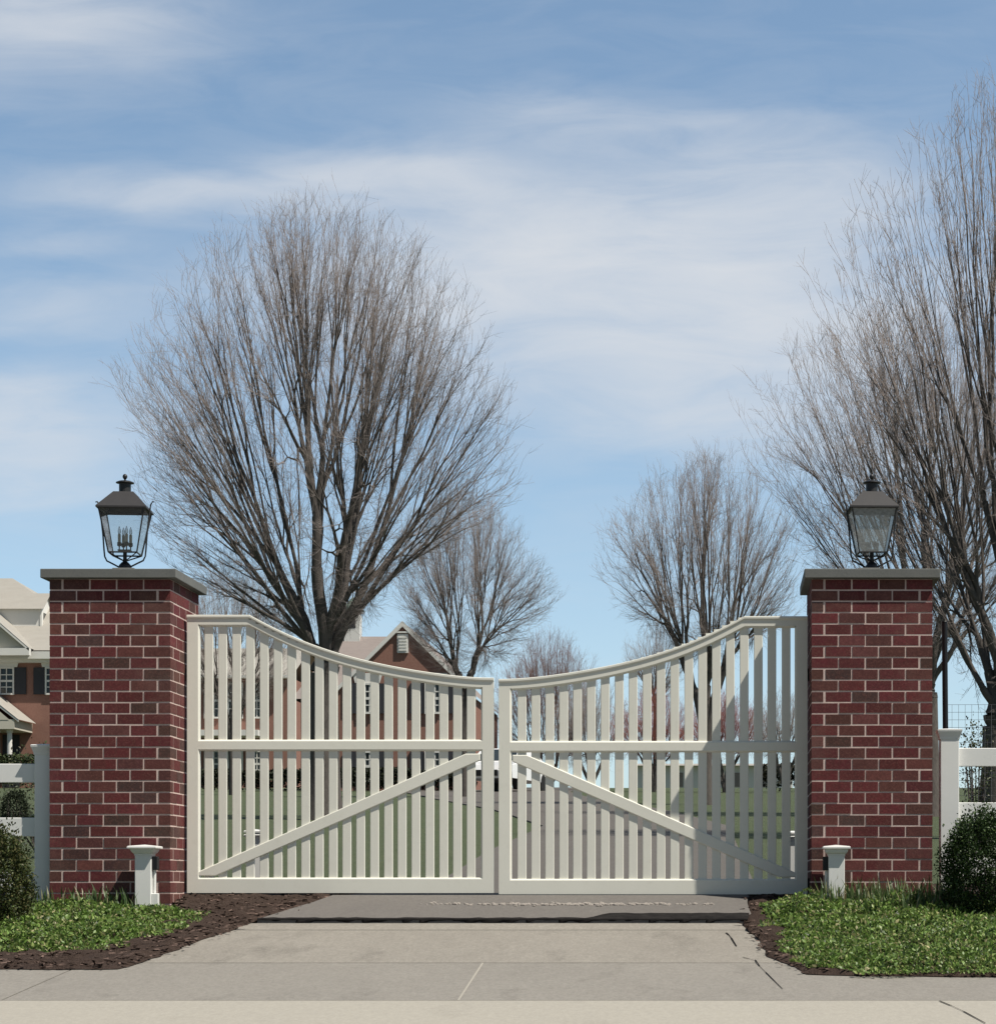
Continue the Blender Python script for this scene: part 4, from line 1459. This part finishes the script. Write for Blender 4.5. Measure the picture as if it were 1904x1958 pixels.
    for sg in (-1, 1):
        a = Vector((xc + sg * (hw + .2), ey)); q = Vector((xc, pk + .12))
        pc.poly([(a.x, Y - 2.6, a.y), (q.x, Y - 2.6, q.y), (q.x, Y - 2.6, q.y - .16), (a.x, Y - 2.6, a.y - .10)])
        pr_.poly([(a.x, Y - 2.62, a.y + .015), (q.x, Y - 2.62, q.y + .015), (q.x, Y - .1, q.y + .015), (a.x, Y - .1, a.y + .015)])
    pc.build('porch_trim', M['trim'], po)
    pr_.build('porch_roof', M['shingle'], po)
    for px in (24, 47, -170, -195):
        cl = MB(); cl.lathe([(.16, 0), (.16, .1), (.125, .14), (.105, 1.9), (.15, 1.96), (.15, 2.05)], X(px), Y - 2.1, 12, Z(1402) - 2.05)
        cl.build('column', M['trim'], t, smooth=False)
    dd = MB(); dd.poly([(X(5), Y - .02, zt(Y)), (X(38), Y - .02, zt(Y)), (X(38), Y - .02, Z(1405)), (X(5), Y - .02, Z(1405))])
    dd.build('doorway', M['shutter'], t)


def mid_house():
    Y = 80.0; s = F / Y
    X = lambda px: (px - VX) / s
    Z = lambda py: E + (VY - py) / s
    t = thing('carriage_house', (X(770), Y, zt(Y)), 'brick house with white edged gable and cupola behind the left gate leaf', 'house')
    zr = Z(1190); ze = Z(1331)
    Xd = lambda px, y: (px - VX) / F * y
    Zd = lambda py, y: E + (VY - py) / F * y
    xl, xr, xc = X(629), X(911), X(770)
    b = MB()
    b.poly([(xl + .15, Y, zt(Y) - 1), (xr - .15, Y, zt(Y) - 1), (xr - .15, Y, ze), (xc, Y, zr - .15), (xl + .15, Y, ze)])
    b.poly([(xr - .15, Y, zt(Y) - 1), (xr - .15, Y + 9, zt(Y) - 1), (xr - .15, Y + 9, ze), (xr - .15, Y, ze)])
    b.box(X(560), X(640), Y + 1.5, Y + 8, zt(Y) - 1, ze)
    b.build('wall', M['hbrick'], t)
    r = MB()
    for sg, xe in ((-1, xl), (1, xr)):
        q = [(xe, Y - .10, ze - .02), (xc, Y - .10, zr + .02), (xc, Y + 9.3, zr + .02), (xe, Y + 9.3, ze - .02)]
        r.poly(q if sg > 0 else q[::-1])
    # roof of the main body running left
    r.poly([(X(545), Y + 1.2, ze), (xc, Y + 1.2, ze), (xc, Y + 4.8, zr + .03), (Xd(652, Y + 4.8), Y + 4.8, zr + .03)])
    r.poly([(xc, Y + 8.6, ze), (X(545), Y + 8.6, ze), (Xd(652, Y + 4.8), Y + 4.8, zr + .03), (xc, Y + 4.8, zr + .03)])
    r.poly([(X(545), Y + 8.6, ze), (X(545), Y + 1.2, ze), (Xd(652, Y + 4.8), Y + 4.8, zr + .03)])
    r.build('roof', M['shingle2'], t)
    p = MB()
    for xe in (xl, xr):
        p.poly([(xe, Y - .12, ze), (xc, Y - .12, zr + .04), (xc, Y - .12, zr - .16), (xe, Y - .12, ze - .16)])
        p.poly([(xe, Y - .12, ze - .16), (xc, Y - .12, zr - .16), (xc, Y - .02, zr - .16), (xe, Y - .02, ze - .16)])
    p.build('rake_trim', M['trim'], t)
    gv = MB(); gv.box(X(760), X(781), Y - .08, Y - .01, Z(1249), Z(1213))
    for k in range(5):
        zz_ = Z(1245 - k * 6)
        gv.box(X(763), X(778), Y - .11, Y - .082, zz_, zz_ + .06)
    gv.box(X(758), X(783), Y - .11, Y - .002, Z(1211), Z(1208))
    gv.build('gable_vent', M['trim'], t)
    for a0, a1 in ((690, 716), (816, 840)):
        window(t, X(a0), X(a1), Z(1362), Z(1310), Y, 3, 4, True, True)
        window(t, X(a0), X(a1), Z(1492), Z(1440), Y, 3, 4, False, True)
    c = MB()
    cx, cy = Xd(675, Y + 4.8), Y + 4.8
    Z = lambda py: Zd(py, cy)
    hw = 15.5 / s
    c.box(cx - hw, cx + hw, cy - hw, cy + hw, zr - .35, Z(1172))
    c.box(cx - hw - .06, cx + hw + .06, cy - hw - .06, cy + hw + .06, Z(1172) + .001, Z(1168))
    cu = c.build('cupola', M['trim'], t)
    c = MB()
    h2 = hw + .1
    ring = [(cx - h2, cy - h2), (cx + h2, cy - h2), (cx + h2, cy + h2), (cx - h2, cy + h2)]
    m2 = [(cx - h2 * .5, cy - h2 * .5), (cx + h2 * .5, cy - h2 * .5), (cx + h2 * .5, cy + h2 * .5), (cx - h2 * .5, cy + h2 * .5)]
    for i in range(4):
        j = (i + 1) % 4
        c.poly([(*ring[i], Z(1168) + .002), (*ring[j], Z(1168) + .002), (*m2[j], Z(1155)), (*m2[i], Z(1155))])
        c.poly([(*m2[i], Z(1155)), (*m2[j], Z(1155)), (cx, cy, Z(1141))])
    c.build('cupola_roof', M['patina'], cu)
    c = MB()
    c.tube([(cx, cy, Z(1143)), (cx, cy, Z(1112))], .018, 6)
    c.tube([(cx - .3, cy, Z(1121)), (cx + .3, cy, Z(1121))], .015, 5)
    c.poly([(cx + .05, cy, Z(1121)), (cx + .34, cy, Z(1123)), (cx + .34, cy, Z(1115)), (cx + .1, cy, Z(1118))])
    c.poly([(cx + .1, cy + .01, Z(1118)), (cx + .34, cy + .01, Z(1115)), (cx + .34, cy + .01, Z(1123)), (cx + .05, cy + .01, Z(1121))])
    c.build('weathervane', M['metal'], cu)
    c = MB(); c.poly([(cx - hw * .5, cy - hw - .01, Z(1203)), (cx + hw * .5, cy - hw - .01, Z(1203)), (cx + hw * .5, cy - hw - .01, Z(1181)), (cx - hw * .5, cy - hw - .01, Z(1181))])
    c.build('louvre', M['shutter'], cu)


def far_barn():
    Y = 125.0; s = F / Y
    X = lambda px: (px - VX) / s
    Z = lambda py: E + (VY - py) / s
    t = thing('white_barn', (X(1370), Y, zt(Y)), 'long low white building far beyond the lawn, seen through the right gate leaf', 'barn')
    b = MB(); b.box(X(1215), X(1515), Y, Y + 9, zt(Y) - 1, Z(1464)); b.build('wall', M['trim'], t)
    r = MB()
    x0, x1, ze, zr = X(1210), X(1520), Z(1465), Z(1452)
    r.poly([(x0, Y - .5, ze), (x1, Y - .5, ze), (x1, Y + 4.5, zr), (x0, Y + 4.5, zr)])
    r.poly([(x1, Y + 9.5, ze), (x0, Y + 9.5, ze), (x0, Y + 4.5, zr), (x1, Y + 4.5, zr)])
    r.build('roof', M['shingle'], t)
    for px in (1240, 1290, 1342, 1400, 1452):
        d = MB(); d.box(X(px), X(px + 16), Y - .05, Y - .003, Z(1505), Z(1478)); d.build('door', M['shingle2'], t)


left_house()
mid_house()
far_barn()

# clipped hedges in front of the houses
def hedge(x0, x1, Y, h, seed, label, cols, n):
    rng = np.random.default_rng(seed)
    t = thing('hedge', ((x0 + x1) / 2, Y, zt(Y)), label, 'hedge')
    x = rng.uniform(x0, x1, n); y = Y + rng.uniform(-.5, .5, n)
    hh = h * (.85 + .25 * vnoise(x, y, seed, .8))
    z = zt(Y) + hh * rng.random(n) ** .5
    d = rng.normal(size=(n, 3)); d[:, 2] += .4
    cols = np.array(cols)
    T = cols[rng.integers(0, len(cols), n)] * rng.uniform(.7, 1.3, (n, 1))
    V, Fc, T = leaf_mesh(np.stack([x, y, z], 1), rng.uniform(.06, .14, n), d, T, rng, aspect=.8)
    tri_object('foliage', V, Fc, T, M['yew'], t)


s1 = F / 97; s2 = F / 77
hedge((-150 - VX) / s1, (110 - VX) / s1, 97, 1.35, 31, 'low green hedge before the porch of the large house', [(.03, .045, .018), (.05, .065, .025)], 9000)
hedge((370 - VX) / s2, (905 - VX) / s2, 77.5, .72, 33, 'long dark hedge before the houses, seen between the pickets', [(.014, .018, .010), (.024, .028, .014)], 12000)
s3 = F / 78
hedge((1450 - VX) / s3, (1700 - VX) / s3, 78, .9, 35, 'dark hedge on the far lawn seen through the right end of the gate', [(.014, .018, .012), (.028, .028, .016)], 5000)

# ------------------------------------------------------------------ car
def car(cx, cy, rot, label):
    z = zt(cy)
    t = thing('parked_car', (cx, cy, z), label, 'car')
    # side profile (y along length, z), front towards -y
    prof = [(-2.2, .35), (-2.25, .6), (-2.15, .78), (-1.2, .95), (-.55, 1.42), (.9, 1.47), (1.7, 1.05), (2.15, .98), (2.2, .6), (2.15, .35)]
    b = MB()
    bm = bmesh.new()
    rows = []
    for xx, k in ((-.9, .0), (-.86, .04), (.86, .04), (.9, .0)):
        rows.append([bm.verts.new((cx + xx * (1 - .22 * max(0, (zz_ - .95) / .5)), cy + yy, z + zz_ - (.05 if k == 0 and zz_ > .9 else 0))) for yy, zz_ in prof])
    for a, c in zip(rows[:-1], rows[1:]):
        for i in range(len(prof)):
            j = (i + 1) % len(prof)
            bm.faces.new([a[i], a[j], c[j], c[i]])
    bm.faces.new(rows[0][::-1]); bm.faces.new(rows[-1])
    b.addbm(bm)
    b.build('body', M['carpaint'], t, fixn=True)
    w = MB()
    w.poly([(cx - .68, cy - 1.17, z + .99), (cx + .68, cy - 1.17, z + .99), (cx + .60, cy - .6, z + 1.39), (cx - .60, cy - .6, z + 1.39)])
    w.build('windscreen', M['winglass'], t)
    for sx in (-1, 1):
        for yy in (-1.35, 1.35):
            q = MB()
            n = 14
            a0 = [q.vert((cx + sx * .91, cy + yy + .31 * math.cos(k * 6.283 / n), z + .31 + .31 * math.sin(k * 6.283 / n))) for k in range(n)]
            a1 = [q.vert((cx + sx * .70, cy + yy + .31 * math.cos(k * 6.283 / n), z + .31 + .31 * math.sin(k * 6.283 / n))) for k in range(n)]
            for k in range(n):
                q.face([a0[k], a0[(k + 1) % n], a1[(k + 1) % n], a1[k]])
            q.face(a0); q.face(a1)
            q.build('wheel', M['rubber'], t, fixn=True)
        h = MB(); h.bbox(cx + sx * .62 - .16, cx + sx * .62 + .16, cy - 2.24, cy - 2.1, z + .62, z + .74, .02); h.build('headlight', M['winglass'], t)
    g_ = MB(); g_.box(cx - .4, cx + .4, cy - 2.27, cy - 2.2, z + .42, z + .62); g_.build('grille', M['rubber'], t)
    t.rotation_euler = (0, 0, math.radians(rot))


car((968 - VX) / (F / 76), 76, -12, 'white car parked on the drive, seen through the gap where the gate leaves meet')
